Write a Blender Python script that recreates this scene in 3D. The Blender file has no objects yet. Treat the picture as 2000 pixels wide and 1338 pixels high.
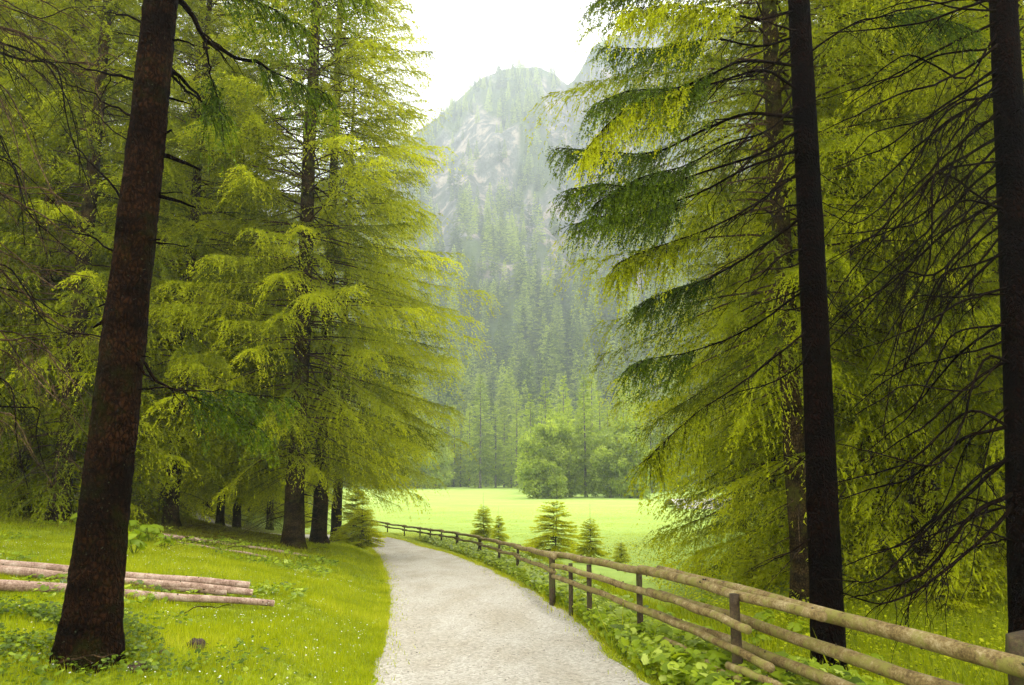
import bpy, math, random
import numpy as np
R_ = math.radians
rs = np.random.RandomState(7)
random.seed(7)
sc = bpy.context.scene
col = sc.collection

# ------------------------------------------------------------------ camera
CAM_H = 2.1
F = 1500.0
PITCH = math.atan(251.0 / F)
cam_d = bpy.data.cameras.new('camera')
cam = bpy.data.objects.new('camera', cam_d)
col.objects.link(cam)
cam.location = (0, 0, CAM_H)
cam.rotation_euler = (R_(90) + PITCH, 0, 0)
cam_d.sensor_width = 36.0
cam_d.lens = 36.0 * F / 2000.0
cam_d.clip_start = 0.1
cam_d.clip_end = 5000
sc.camera = cam

# ------------------------------------------------------------------ world, sun, exposure
SUN_EL, SUN_AZ = R_(52), R_(18)          # azimuth clockwise from +Y
w = bpy.data.worlds.new('World')
sc.world = w
w.use_nodes = True
nt = w.node_tree
nt.nodes.clear()
wo = nt.nodes.new('ShaderNodeOutputWorld')
sky = nt.nodes.new('ShaderNodeTexSky')
sky.sky_type = 'NISHITA'
sky.sun_disc = False
sky.sun_elevation = SUN_EL
sky.sun_rotation = SUN_AZ
sky.air_density = 1.0
sky.dust_density = 2.0
bg = nt.nodes.new('ShaderNodeBackground')
bg.inputs['Strength'].default_value = 0.15
nt.links.new(sky.outputs[0], bg.inputs['Color'])
bgc = nt.nodes.new('ShaderNodeBackground')      # the bright overcast cloud layer
bgc.inputs['Color'].default_value = (1.0, 0.985, 0.96, 1)
bgc.inputs['Strength'].default_value = 1.55
tc = nt.nodes.new('ShaderNodeTexCoord')
cn = nt.nodes.new('ShaderNodeTexNoise')
cn.inputs['Scale'].default_value = 5.0
cn.inputs['Detail'].default_value = 6
nt.links.new(tc.outputs['Generated'], cn.inputs['Vector'])
cr = nt.nodes.new('ShaderNodeMapRange')
cr.inputs['From Min'].default_value = 0.30
cr.inputs['From Max'].default_value = 0.47
cr.inputs['To Min'].default_value = 0.45
nt.links.new(cn.outputs['Fac'], cr.inputs['Value'])
mx = nt.nodes.new('ShaderNodeMixShader')
nt.links.new(cr.outputs[0], mx.inputs[0])
nt.links.new(bg.outputs[0], mx.inputs[1])
nt.links.new(bgc.outputs[0], mx.inputs[2])
nt.links.new(mx.outputs[0], wo.inputs['Surface'])

sun_d = bpy.data.lights.new('sun', 'SUN')
sun_d.energy = 1.5
sun_d.angle = R_(14)
sun_d.color = (1.0, 0.96, 0.88)
sun = bpy.data.objects.new('sun', sun_d)
col.objects.link(sun)
sun.rotation_euler = (R_(90) - SUN_EL, 0, math.pi - SUN_AZ)

sc.view_settings.view_transform = 'Standard'
sc.view_settings.look = 'None'
sc.view_settings.gamma = 1.0
sc.view_settings.use_curve_mapping = False
sc.view_settings.exposure = 1.3
sc.render.engine = 'CYCLES'
cy = sc.cycles
cy.use_denoising = True
cy.max_bounces = 10
cy.diffuse_bounces = 6
cy.transmission_bounces = 6
cy.volume_bounces = 1
cy.sample_clamp_indirect = 6
HAZE = 0.00054

# ------------------------------------------------------------------ helpers
def ray(px, py):
    c, s = math.cos(PITCH), math.sin(PITCH)
    y = 669.0 - py
    return np.array([px - 1000.0, F * c - y * s, F * s + y * c])

def at(px, py, Y):
    """world point seen at photo pixel (px,py) at distance Y in front of the camera"""
    d = ray(px, py)
    return np.array([0, 0, CAM_H]) + d * (Y / d[1])

def smooth(t):
    t = np.clip(t, 0, 1)
    return t * t * (3 - 2 * t)

def hash2(ix, iy, seed):
    n = (ix.astype(np.int64) * 374761393 + iy.astype(np.int64) * 668265263 + seed * 1274126177) & 0x7fffffff
    n = ((n ^ (n >> 13)) * 1274126177) & 0x7fffffff
    return ((n ^ (n >> 16)) & 0xffff) / 65535.0

def vnoise(x, y, seed=0):
    x = np.asarray(x, float); y = np.asarray(y, float)
    ix, iy = np.floor(x), np.floor(y)
    fx, fy = x - ix, y - iy
    fx = fx * fx * (3 - 2 * fx); fy = fy * fy * (3 - 2 * fy)
    a = hash2(ix, iy, seed); b = hash2(ix + 1, iy, seed)
    c = hash2(ix, iy + 1, seed); d = hash2(ix + 1, iy + 1, seed)
    return (a * (1 - fx) + b * fx) * (1 - fy) + (c * (1 - fx) + d * fx) * fy

def fbm(x, y, seed=0, oct=4):
    s, a, t = 0, 0.5, 0
    for k in range(oct):
        s = s + a * vnoise(x * 2 ** k, y * 2 ** k, seed + k * 17)
        t += a; a *= 0.5
    return s / t

def base_g(y):
    return np.interp(y, [0, 8, 14, 22, 40, 60, 300], [0, 0, -0.22, -0.68, -1.62, -2.0, -2.0])

def hit_base(px, py, extra=0.0):
    d = ray(px, py)
    lo, hi = 0.5, 500.0
    for _ in range(60):
        m = (lo + hi) / 2
        z = CAM_H + d[2] / d[1] * m
        if z > base_g(m) + extra: lo = m
        else: hi = m
    return at(px, py, lo)

# the track: edges of the gravel
LE = [hit_base(*p) for p in [(560, 1800), (640, 1500), (712, 1338), (742, 1240), (756, 1180), (752, 1130), (740, 1090), (716, 1062)]]
RE = [hit_base(*p) for p in [(2200, 1800), (1560, 1500), (1268, 1338), (1140, 1213), (1040, 1152), (958, 1110), (878, 1080), (800, 1058), (745, 1046)]]
def resample(pts, n):
    pts = np.array(pts)
    seg = np.r_[0, np.cumsum(np.linalg.norm(np.diff(pts[:, :2], axis=0), axis=1))]
    t = np.linspace(0, seg[-1], n)
    return np.stack([np.interp(t, seg, pts[:, k]) for k in range(3)], 1)
def smooth_poly(p, it=12):
    p = p.copy()
    for _ in range(it):
        p[1:-1] = 0.25 * p[:-2] + 0.5 * p[1:-1] + 0.25 * p[2:]
    return p
lastL, lastR = LE[-1], RE[-1]
LEp = LE + [lastL + np.array([-4, 1.6, 0]), lastL + np.array([-10, 2.6, 0]), lastL + np.array([-20, 3.0, 0])]
REp = RE + [lastR + np.array([-4.5, 1.2, 0]), lastR + np.array([-10, 2.0, 0]), lastR + np.array([-20, 2.6, 0])]
LEs = smooth_poly(resample(LEp, 160)); REs = smooth_poly(resample(REp, 160))
o_ = np.argsort(LEs[:110, 1])
_LY, _LX = LEs[:110, 1][o_], LEs[:110, 0][o_]
RC = (LEs + REs) / 2
def road_dist(x, y):
    x = np.asarray(x, float); y = np.asarray(y, float)
    sh = x.shape; x = x.ravel(); y = y.ravel()
    best = np.full(x.shape, 1e9)
    near = (np.abs(x) < 40) & (y < 60)
    if near.any():
        xn, yn = x[near], y[near]; b = np.full(xn.shape, 1e9)
        for i in range(0, 159):
            a, c = RC[i, :2], RC[i + 1, :2]
            wd = 0.5 * np.linalg.norm((LEs[i] - REs[i])[:2])
            v = c - a; L2 = v @ v + 1e-9
            t = np.clip(((xn - a[0]) * v[0] + (yn - a[1]) * v[1]) / L2, 0, 1)
            b = np.minimum(b, np.hypot(xn - a[0] - t * v[0], yn - a[1] - t * v[1]) - wd * (0.96))
        best[near] = b
    return best.reshape(sh)

FAR_POSTS = [(1010, 1064, 1122), (975, 1057, 1106), (937, 1047, 1087), (893, 1039, 1072), (862, 1034, 1064), (840, 1032, 1058), (820, 1029, 1053), (790, 1025, 1046), (757, 1020, 1039), (725, 1014, 1031), (690, 1010, 1025)]
_fp = [hit_base(a_, c_) for a_, b_, c_ in FAR_POSTS]
FENCE = np.array([[4.6, 3.6], [3.7, 5.3], [2.36, 7.6], [1.62, 10.2], [0.72, 13.7]] + [list(p_[:2]) for p_ in _fp])
_fo = np.argsort(FENCE[:, 1])
def fence_x(y):
    return np.interp(y, FENCE[_fo, 1], FENCE[_fo, 0])

def g(x, y):
    x = np.asarray(x, float); y = np.asarray(y, float)
    z = base_g(y)
    rgt = smooth((x - 2.5) / 7) * (1 - smooth((y - 30) / 22))
    z = z * (1 - 0.65 * rgt)
    xl = np.interp(y, _LY, _LX)
    u = np.clip(xl - x, 0, None)
    fade = 1 - smooth((y - 32) / 9) * smooth((x + 22) / 8)
    fade = fade * (1 - smooth((y - 55) / 30))
    z = z + fade * (0.22 * smooth(u / 1.2) + 0.145 * np.clip(u - 0.5, 0, 26) * (1 + 0.15 * np.sin(x * 0.6 + y * 0.31)))
    fv = np.clip(x - fence_x(y), 0, None)
    z = z - 0.30 * smooth(fv / 2.2) * (1 - smooth((y - 22) / 10))
    near = 1 - smooth((y - 50) / 20)
    rd = smooth(np.clip(road_dist(x, y), 0, 2) / 1.5)
    z = z + near * rd * 0.12 * (fbm(x * 0.5, y * 0.5, 3, 3) - 0.5) * 2
    z = z + (1 - near) * 0.12 * (fbm(x * 0.03, y * 0.03, 9, 2) - 0.5) * 2
    return z
def g1(x, y): return float(g(np.array([x]), np.array([y]))[0])
def hit(px, py):
    d = ray(px, py)
    ys = np.concatenate([np.linspace(3, 60, 1200), np.linspace(60, 400, 600)])
    z = CAM_H + d[2] / d[1] * ys
    gg = g(d[0] / d[1] * ys, ys)
    k = np.argmax(z < gg)
    if k == 0: k = len(ys) - 1
    return at(px, py, ys[k])

def link(name, me, mat=None, parent=None):
    o = bpy.data.objects.new(name, me)
    col.objects.link(o)
    if mat is not None and me is not None and len(me.materials) == 0:
        me.materials.append(mat)
    if parent is not None: o.parent = parent
    return o
def tag(o, label=None, cat=None, group=None, kind=None):
    if label: o['label'] = label
    if cat: o['category'] = cat
    if group: o['group'] = group
    if kind: o['kind'] = kind
    return o
def empty(name, loc, rz=0.0, s=1.0):
    o = bpy.data.objects.new(name, None); col.objects.link(o)
    o.location = tuple(float(v) for v in loc); o.rotation_euler = (0, 0, rz); o.scale = (s, s, s)
    o.empty_display_size = 0.2
    return o
def copy_tree(o, parent=None):
    c = o.copy(); col.objects.link(c)
    if parent is not None: c.parent = parent
    for ch in list(o.children): copy_tree(ch, c)
    return c

def np_mesh(name, V, Fc, attrs=None, smooth_shade=False):
    V = np.ascontiguousarray(V, dtype=np.float32).reshape(-1, 3)
    if not isinstance(Fc, (list, tuple)): Fc = [Fc]
    me = bpy.data.meshes.new(name)
    me.vertices.add(len(V)); me.vertices.foreach_set('co', V.ravel())
    if sum(len(f) for f in Fc) == 0:
        for k, v in (attrs or {}).items():
            a = me.attributes.new(k, 'FLOAT', 'POINT'); a.data.foreach_set('value', np.asarray(v, np.float32).ravel())
        return me
    idx = np.concatenate([np.asarray(f, np.int32).ravel() for f in Fc])
    cnt = np.concatenate([np.full(len(f), np.asarray(f).shape[1], np.int32) for f in Fc])
    st = np.r_[0, np.cumsum(cnt)[:-1]].astype(np.int32)
    me.loops.add(len(idx)); me.loops.foreach_set('vertex_index', idx)
    me.polygons.add(len(cnt)); me.polygons.foreach_set('loop_start', st)
    try: me.polygons.foreach_set('loop_total', cnt)
    except Exception: pass
    if smooth_shade: me.polygons.foreach_set('use_smooth', np.ones(len(cnt), bool))
    for k, v in (attrs or {}).items():
        a = me.attributes.new(k, 'FLOAT', 'POINT'); a.data.foreach_set('value', np.asarray(v, np.float32).ravel())
    me.update(calc_edges=True); me.validate()
    return me

class Tubes:
    """collects tapered tubes along polylines"""
    def __init__(self): self.V = []; self.F = []; self.n = 0
    def add(self, P, r, sides=6, cap=True, rough=0.0):
        P = np.asarray(P, float); n = len(P)
        r = np.interp(np.linspace(0, 1, n), np.linspace(0, 1, len(np.atleast_1d(r))), np.atleast_1d(r))
        T = np.gradient(P, axis=0); T /= np.linalg.norm(T, axis=1)[:, None] + 1e-9
        ref = np.array([0, 0, 1.0]) if abs(T[:, 2]).mean() < 0.8 else np.array([1.0, 0, 0])
        A = np.cross(T, ref); A /= np.linalg.norm(A, axis=1)[:, None] + 1e-9
        B = np.cross(T, A)
        th = np.linspace(0, 2 * math.pi, sides, endpoint=False)
        rr = r[:, None] * np.ones((1, sides))
        if rough: rr = rr * (1 + rough * (rs.rand(n, sides) - 0.5) * 2)
        V = P[:, None, :] + rr[..., None] * (A[:, None, :] * np.cos(th)[None, :, None] + B[:, None, :] * np.sin(th)[None, :, None])
        V = V.reshape(-1, 3)
        i = np.arange(n - 1)[:, None] * sides; j = np.arange(sides)[None, :]; k = (j + 1) % sides
        Q = np.stack([i + j, i + k, i + sides + k, i + sides + j], -1).reshape(-1, 4) + self.n
        self.V.append(V); self.F.append(Q); self.n += len(V)
        if cap:
            for ring, c, fl in ((0, P[0], 1), (n - 1, P[-1], 0)):
                self.V.append(c[None]); ci = self.n; self.n += 1
                b = ci - len(V) - (0 if ring == 0 else 0)
                base = (ci - (1 if fl == 0 else 0)) - len(V) + ring * sides
                jj = np.arange(sides); kk = (jj + 1) % sides
                a_, b_ = base + jj, base + kk
                tri = np.stack([np.full(sides, ci), b_ if fl else a_, a_ if fl else b_, b_ if fl else b_], -1)[:, :3]
                self.F.append(np.c_[tri, tri[:, 2:3]][:, :3])
        return self
    def mesh(self, name, smooth_shade=True):
        V = np.concatenate(self.V)
        q = [f for f in self.F if f.shape[1] == 4]; t = [f for f in self.F if f.shape[1] == 3]
        fs = [np.concatenate(q)] if q else []
        if t: fs.append(np.concatenate(t))
        return np_mesh(name, V, fs, smooth_shade=smooth_shade)
    def build(self, name, mat, parent=None): return link(name, self.mesh(name), mat, parent)

# ------------------------------------------------------------------ materials
def new_mat(name):
    m = bpy.data.materials.new(name); m.use_nodes = True
    n = m.node_tree.nodes; l = m.node_tree.links
    b = n['Principled BSDF']
    return m, n, l, b
def ramp(n, stops):
    r = n.new('ShaderNodeValToRGB')
    e = r.color_ramp.elements
    while len(e) > 1: e.remove(e[0])
    e[0].position = stops[0][0]; e[0].color = (*stops[0][1], 1)
    for p, c in stops[1:]:
        x = e.new(p); x.color = (*c, 1)
    return r
def noise(n, l, scale, detail=4, rough=0.6, coord=None, vec_scale=None):
    t = n.new('ShaderNodeTexNoise'); t.inputs['Scale'].default_value = scale
    t.inputs['Detail'].default_value = detail; t.inputs['Roughness'].default_value = rough
    if coord is not None:
        src = coord
        if vec_scale:
            mp = n.new('ShaderNodeMapping'); mp.inputs['Scale'].default_value = vec_scale
            l.new(coord, mp.inputs['Vector']); src = mp.outputs[0]
        l.new(src, t.inputs['Vector'])
    return t
def bump(n, l, b, src, strength, dist=0.02):
    bp = n.new('ShaderNodeBump'); bp.inputs['Strength'].default_value = strength; bp.inputs['Distance'].default_value = dist
    l.new(src, bp.inputs['Height']); l.new(bp.outputs[0], b.inputs['Normal'])

def leaf_mat(name, stops, transl=0.45, tmul=(1.35, 1.3, 0.6), rough=0.55, objvar=0.25, spec=0.3):
    m, n, l, b = new_mat(name)
    a = n.new('ShaderNodeAttribute'); a.attribute_name = 'tone'
    oi = n.new('ShaderNodeObjectInfo')
    mr = n.new('ShaderNodeMapRange'); mr.inputs['To Min'].default_value = -objvar / 2; mr.inputs['To Max'].default_value = objvar / 2
    l.new(oi.outputs['Random'], mr.inputs['Value'])
    ad = n.new('ShaderNodeMath'); ad.operation = 'ADD'; ad.use_clamp = True
    l.new(a.outputs['Fac'], ad.inputs[0]); l.new(mr.outputs[0], ad.inputs[1])
    r = ramp(n, stops); l.new(ad.outputs[0], r.inputs[0])
    l.new(r.outputs[0], b.inputs['Base Color'])
    b.inputs['Roughness'].default_value = rough
    b.inputs['Specular IOR Level'].default_value = spec
    mul = n.new('ShaderNodeMix'); mul.data_type = 'RGBA'; mul.blend_type = 'MULTIPLY'; mul.inputs[0].default_value = 1
    l.new(r.outputs[0], mul.inputs[6]); mul.inputs[7].default_value = (*tmul, 1)
    tr = n.new('ShaderNodeBsdfTranslucent'); l.new(mul.outputs[2], tr.inputs['Color'])
    ms = n.new('ShaderNodeMixShader'); ms.inputs[0].default_value = transl
    l.new(b.outputs[0], ms.inputs[1]); l.new(tr.outputs[0], ms.inputs[2])
    l.new(ms.outputs[0], n['Material Output'].inputs['Surface'])
    return m

M = {}
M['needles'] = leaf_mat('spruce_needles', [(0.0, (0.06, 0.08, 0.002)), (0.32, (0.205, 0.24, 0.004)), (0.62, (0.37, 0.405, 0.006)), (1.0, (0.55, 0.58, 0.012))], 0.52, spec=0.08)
M['needles_dark'] = leaf_mat('dark_green_spruce_needles', [(0.0, (0.016, 0.035, 0.002)), (0.4, (0.05, 0.085, 0.004)), (0.75, (0.13, 0.19, 0.006)), (1.0, (0.28, 0.34, 0.008))], 0.45, spec=0.1)  # darker green needles of the near boughs
M['needles_far'] = leaf_mat('far_conifer_needles', [(0.0, (0.11, 0.16, 0.02)), (0.5, (0.26, 0.34, 0.035)), (1.0, (0.44, 0.52, 0.06))], 0.45, objvar=0.6, spec=0.1)
M['needles_hill'] = leaf_mat('mountainside_needles', [(0.0, (0.025, 0.05, 0.018)), (0.5, (0.15, 0.21, 0.035)), (1.0, (0.38, 0.46, 0.06))], 0.4, objvar=0.9, spec=0.1)
M['leaves'] = leaf_mat('broadleaf_foliage', [(0.0, (0.14, 0.20, 0.02)), (0.5, (0.27, 0.35, 0.035)), (1.0, (0.44, 0.52, 0.07))], 0.45, objvar=0.5)
M['herb'] = leaf_mat('butterbur_leaves', [(0.0, (0.06, 0.10, 0.002)), (0.45, (0.19, 0.27, 0.005)), (0.8, (0.32, 0.40, 0.015)), (1.0, (0.46, 0.54, 0.10))], 0.45, rough=0.5, spec=0.2)
M['grass'] = leaf_mat('grass_blades', [(0.0, (0.11, 0.15, 0.002)), (0.4, (0.24, 0.29, 0.003)), (0.8, (0.36, 0.40, 0.008)), (1.0, (0.5, 0.5, 0.05))], 0.5, spec=0.1)
M['meadow_grass'] = leaf_mat('meadow_blades', [(0.0, (0.24, 0.31, 0.03)), (0.5, (0.36, 0.44, 0.07)), (1.0, (0.52, 0.58, 0.14))], 0.5, spec=0.1)
M['floor_grass'] = leaf_mat('forest_floor_plants', [(0.0, (0.06, 0.035, 0.012)), (0.3, (0.10, 0.09, 0.008)), (0.6, (0.16, 0.18, 0.005)), (1.0, (0.30, 0.33, 0.008))], 0.4, spec=0.1)  # earthy brown to olive growth of the forest floor
M['flower'] = leaf_mat('white_petals', [(0.0, (0.55, 0.56, 0.45)), (1.0, (0.8, 0.8, 0.74))], 0.3, tmul=(1, 1, 1))

def bark_mat(name, c0, c1, c2, scale=20.0, b_s=1.0, moss=None, lichen=True, dist=0.03):
    m, n, l, b = new_mat(name)
    t = n.new('ShaderNodeTexCoord')
    v = n.new('ShaderNodeTexVoronoi'); v.feature = 'DISTANCE_TO_EDGE'; v.inputs['Scale'].default_value = scale
    nn = noise(n, l, 3.0, 5, 0.65, t.outputs['Object'])
    mp = n.new('ShaderNodeMapping'); mp.inputs['Scale'].default_value = (1.6, 1.6, 0.8)
    wv = n.new('ShaderNodeMix'); wv.data_type = 'RGBA'; wv.inputs[0].default_value = 0.12
    l.new(t.outputs['Object'], wv.inputs[6]); l.new(nn.outputs['Color'], wv.inputs[7])
    l.new(wv.outputs[2], mp.inputs['Vector']); l.new(mp.outputs[0], v.inputs['Vector'])
    n2 = noise(n, l, 26, 5, 0.7, t.outputs['Object'])
    mm = n.new('ShaderNodeMath'); mm.operation = 'MULTIPLY_ADD'; mm.inputs[1].default_value = 1.4
    l.new(v.outputs['Distance'], mm.inputs[0]); l.new(n2.outputs['Fac'], mm.inputs[2])
    r = ramp(n, [(0.42, c0), (0.62, c1), (0.85, c2)])
    l.new(mm.outputs[0], r.inputs[0])
    out = r.outputs[0]
    big = noise(n, l, 1.1, 3, 0.6, t.outputs['Object'])
    mk = n.new('ShaderNodeMix'); mk.data_type = 'RGBA'; mk.blend_type = 'MULTIPLY'
    rb = ramp(n, [(0.42, (0.10, 0.10, 0.11)), (0.50, (0.55, 0.55, 0.5)), (0.58, (1.0, 1.0, 1.0))])
    band = noise(n, l, 2.6, 5, 0.7, t.outputs['Object'], (0.55, 0.55, 1.7)); bm = n.new('ShaderNodeMix'); bm.data_type = 'FLOAT'; bm.inputs[0].default_value = 0.6
    l.new(big.outputs['Fac'], bm.inputs[2]); l.new(band.outputs['Fac'], bm.inputs[3]); l.new(bm.outputs[0], rb.inputs[0]); mk.inputs[0].default_value = 0.9
    l.new(out, mk.inputs[6]); l.new(rb.outputs[0], mk.inputs[7]); out = mk.outputs[2]
    if moss:
        n3 = noise(n, l, 2.3, 6, 0.75, t.outputs['Object'])
        rm = ramp(n, [(0.52, (0, 0, 0)), (0.66, (1, 1, 1))]); l.new(n3.outputs['Fac'], rm.inputs[0])
        mi = n.new('ShaderNodeMix'); mi.data_type = 'RGBA'; l.new(rm.outputs[0], mi.inputs[0])
        l.new(out, mi.inputs[6]); mi.inputs[7].default_value = (*moss, 1); out = mi.outputs[2]
    if lichen:
        n4 = noise(n, l, 34, 2, 0.5, t.outputs['Object'])
        rl = ramp(n, [(0.70, (0, 0, 0)), (0.74, (1, 1, 1))]); l.new(n4.outputs['Fac'], rl.inputs[0])
        mi = n.new('ShaderNodeMix'); mi.data_type = 'RGBA'; l.new(rl.outputs[0], mi.inputs[0])
        l.new(out, mi.inputs[6]); mi.inputs[7].default_value = (0.045, 0.05, 0.03, 1); out = mi.outputs[2]
    l.new(out, b.inputs['Base Color'])
    b.inputs['Roughness'].default_value = 0.95; b.inputs['Specular IOR Level'].default_value = 0.03
    bump(n, l, b, mm.outputs[0], b_s, dist)
    return m
M['bark'] = bark_mat('rough_spruce_bark', (0.001, 0.0006, 0.0004), (0.010, 0.0036, 0.0014), (0.032, 0.013, 0.005), moss=(0.010, 0.011, 0.0012))
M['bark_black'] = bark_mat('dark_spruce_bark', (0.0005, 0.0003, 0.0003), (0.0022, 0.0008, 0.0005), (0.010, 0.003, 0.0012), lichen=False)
M['bark_mid'] = bark_mat('brown_spruce_bark', (0.006, 0.003, 0.001), (0.03, 0.017, 0.006), (0.075, 0.05, 0.018), moss=(0.05, 0.055, 0.006), b_s=0.6)
M['bark_far'] = bark_mat('grey_far_bark', (0.05, 0.045, 0.04), (0.16, 0.14, 0.12), (0.28, 0.25, 0.21), lichen=False, scale=3, b_s=0.2)
M['twig'] = bark_mat('dead_twig_bark', (0.002, 0.001, 0.0008), (0.006, 0.003, 0.0018), (0.014, 0.008, 0.005), lichen=False, b_s=0.3, dist=0.005)
M['twig_brown'] = bark_mat('brown_twig_bark', (0.02, 0.012, 0.006), (0.06, 0.035, 0.016), (0.14, 0.09, 0.045), lichen=False, b_s=0.3, dist=0.005)

def wood_mat(name, c0, c1, c2, moss=None):
    m, n, l, b = new_mat(name)
    t = n.new('ShaderNodeTexCoord')
    a = noise(n, l, 6, 6, 0.7, t.outputs['Object'])
    c = noise(n, l, 45, 4, 0.7, t.outputs['Object'])
    mm = n.new('ShaderNodeMath'); mm.operation = 'MULTIPLY_ADD'; mm.inputs[1].default_value = 0.45
    l.new(c.outputs['Fac'], mm.inputs[0])
    sc_ = n.new('ShaderNodeMath'); sc_.operation = 'MULTIPLY'; sc_.inputs[1].default_value = 0.6
    l.new(a.outputs['Fac'], sc_.inputs[0]); l.new(sc_.outputs[0], mm.inputs[2])
    r = ramp(n, [(0.38, c0), (0.52, c1), (0.66, c2)]); l.new(mm.outputs[0], r.inputs[0])
    out = r.outputs[0]
    if moss:
        n3 = noise(n, l, 4.5, 6, 0.75, t.outputs['Object'])
        rm = ramp(n, [(0.48, (0, 0, 0)), (0.60, (1, 1, 1))]); l.new(n3.outputs['Fac'], rm.inputs[0])
        mi = n.new('ShaderNodeMix'); mi.data_type = 'RGBA'; l.new(rm.outputs[0], mi.inputs[0])
        l.new(out, mi.inputs[6]); mi.inputs[7].default_value = (*moss, 1); out = mi.outputs[2]
    l.new(out, b.inputs['Base Color']); b.inputs['Roughness'].default_value = 0.75
    b.inputs['Specular IOR Level'].default_value = 0.25
    bump(n, l, b, mm.outputs[0], 0.8, 0.012)
    return m
M['rail'] = wood_mat('weathered_fence_wood', (0.04, 0.022, 0.006), (0.16, 0.11, 0.035), (0.32, 0.26, 0.13), moss=(0.17, 0.155, 0.03))
M['post'] = wood_mat('dark_post_wood', (0.012, 0.007, 0.003), (0.04, 0.025, 0.010), (0.10, 0.07, 0.03), moss=(0.05, 0.05, 0.01))
M['log'] = wood_mat('pale_pink_log_bark', (0.09, 0.045, 0.025), (0.28, 0.18, 0.125), (0.46, 0.36, 0.27))
M['endgrain'] = wood_mat('cut_log_end', (0.35, 0.24, 0.14), (0.5, 0.38, 0.24), (0.62, 0.5, 0.34))
M['soil'] = wood_mat('dark_root_soil', (0.01, 0.006, 0.003), (0.035, 0.02, 0.01), (0.08, 0.045, 0.02))

def terrain_mat():
    m, n, l, b = new_mat('grassy_ground')
    t = n.new('ShaderNodeTexCoord'); P = t.outputs['Object']
    z = n.new('ShaderNodeAttribute'); z.attribute_name = 'meadow'
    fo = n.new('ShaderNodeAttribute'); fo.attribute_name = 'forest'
    a = noise(n, l, 0.45, 6, 0.65, P); c = noise(n, l, 9, 5, 0.75, P)
    near = ramp(n, [(0.3, (0.07, 0.085, 0.006)), (0.5, (0.17, 0.21, 0.008)), (0.7, (0.27, 0.32, 0.014))])
    l.new(c.outputs['Fac'], near.inputs[0])
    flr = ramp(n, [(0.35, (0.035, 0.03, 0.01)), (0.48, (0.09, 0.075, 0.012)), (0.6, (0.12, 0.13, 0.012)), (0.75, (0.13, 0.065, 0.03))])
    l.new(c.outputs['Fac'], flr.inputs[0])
    md = noise(n, l, 0.10, 5, 0.6, P, (1, 2.5, 1)); md2 = noise(n, l, 1.6, 5, 0.75, P)
    av = n.new('ShaderNodeMath'); av.operation = 'ADD'
    l.new(md.outputs['Fac'], av.inputs[0]); l.new(md2.outputs['Fac'], av.inputs[1])
    mea = ramp(n, [(0.42, (0.23, 0.33, 0.065)), (0.5, (0.265, 0.365, 0.075)), (0.6, (0.30, 0.395, 0.085))])
    hf = n.new('ShaderNodeMath'); hf.operation = 'MULTIPLY'; hf.inputs[1].default_value = 0.5
    l.new(av.outputs[0], hf.inputs[0]); l.new(hf.outputs[0], mea.inputs[0])
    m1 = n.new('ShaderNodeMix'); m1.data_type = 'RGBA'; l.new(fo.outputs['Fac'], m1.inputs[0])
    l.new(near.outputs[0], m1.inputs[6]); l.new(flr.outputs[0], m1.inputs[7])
    m2 = n.new('ShaderNodeMix'); m2.data_type = 'RGBA'; l.new(z.outputs['Fac'], m2.inputs[0])
    l.new(m1.outputs[2], m2.inputs[6]); l.new(mea.outputs[0], m2.inputs[7])
    l.new(m2.outputs[2], b.inputs['Base Color']); b.inputs['Roughness'].default_value = 0.95
    b.inputs['Specular IOR Level'].default_value = 0.1
    bump(n, l, b, c.outputs['Fac'], 0.6, 0.08)
    return m
M['ground'] = terrain_mat()

def gravel_mat(name='pale_gravel', tint=(1, 1, 1)):
    m, n, l, b = new_mat(name)
    t = n.new('ShaderNodeTexCoord'); P = t.outputs['Object']
    v = n.new('ShaderNodeTexVoronoi'); v.inputs['Scale'].default_value = 38; l.new(P, v.inputs['Vector'])
    c = noise(n, l, 70, 4, 0.8, P); a = noise(n, l, 0.9, 5, 0.6, P, (1.4, 0.5, 1))
    r = ramp(n, [(0.12, (0.14, 0.13, 0.105)), (0.38, (0.33, 0.305, 0.245)), (0.65, (0.42, 0.395, 0.325)), (0.92, (0.58, 0.555, 0.48))])
    mm = n.new('ShaderNodeMath'); mm.operation = 'MULTIPLY_ADD'; mm.inputs[1].default_value = 0.45
    sr = n.new('ShaderNodeSeparateColor'); l.new(v.outputs['Color'], sr.inputs[0])
    l.new(sr.outputs[0], mm.inputs[0])
    s2 = n.new('ShaderNodeMath'); s2.operation = 'MULTIPLY'; s2.inputs[1].default_value = 0.55
    l.new(c.outputs['Fac'], s2.inputs[0]); l.new(s2.outputs[0], mm.inputs[2]); l.new(mm.outputs[0], r.inputs[0])
    big = ramp(n, [(0.34, (0.80, 0.77, 0.72)), (0.6, (0.97, 0.97, 0.98))]); l.new(a.outputs['Fac'], big.inputs[0])
    mk = n.new('ShaderNodeMix'); mk.data_type = 'RGBA'; mk.blend_type = 'MULTIPLY'; mk.inputs[0].default_value = 1
    l.new(r.outputs[0], mk.inputs[6]); l.new(big.outputs[0], mk.inputs[7])
    l.new(mk.outputs[2], b.inputs['Base Color']); b.inputs['Roughness'].default_value = 0.95
    b.inputs['Specular IOR Level'].default_value = 0.15
    bump(n, l, b, mm.outputs[0], 0.8, 0.02)
    return m
M['gravel'] = gravel_mat()

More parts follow.
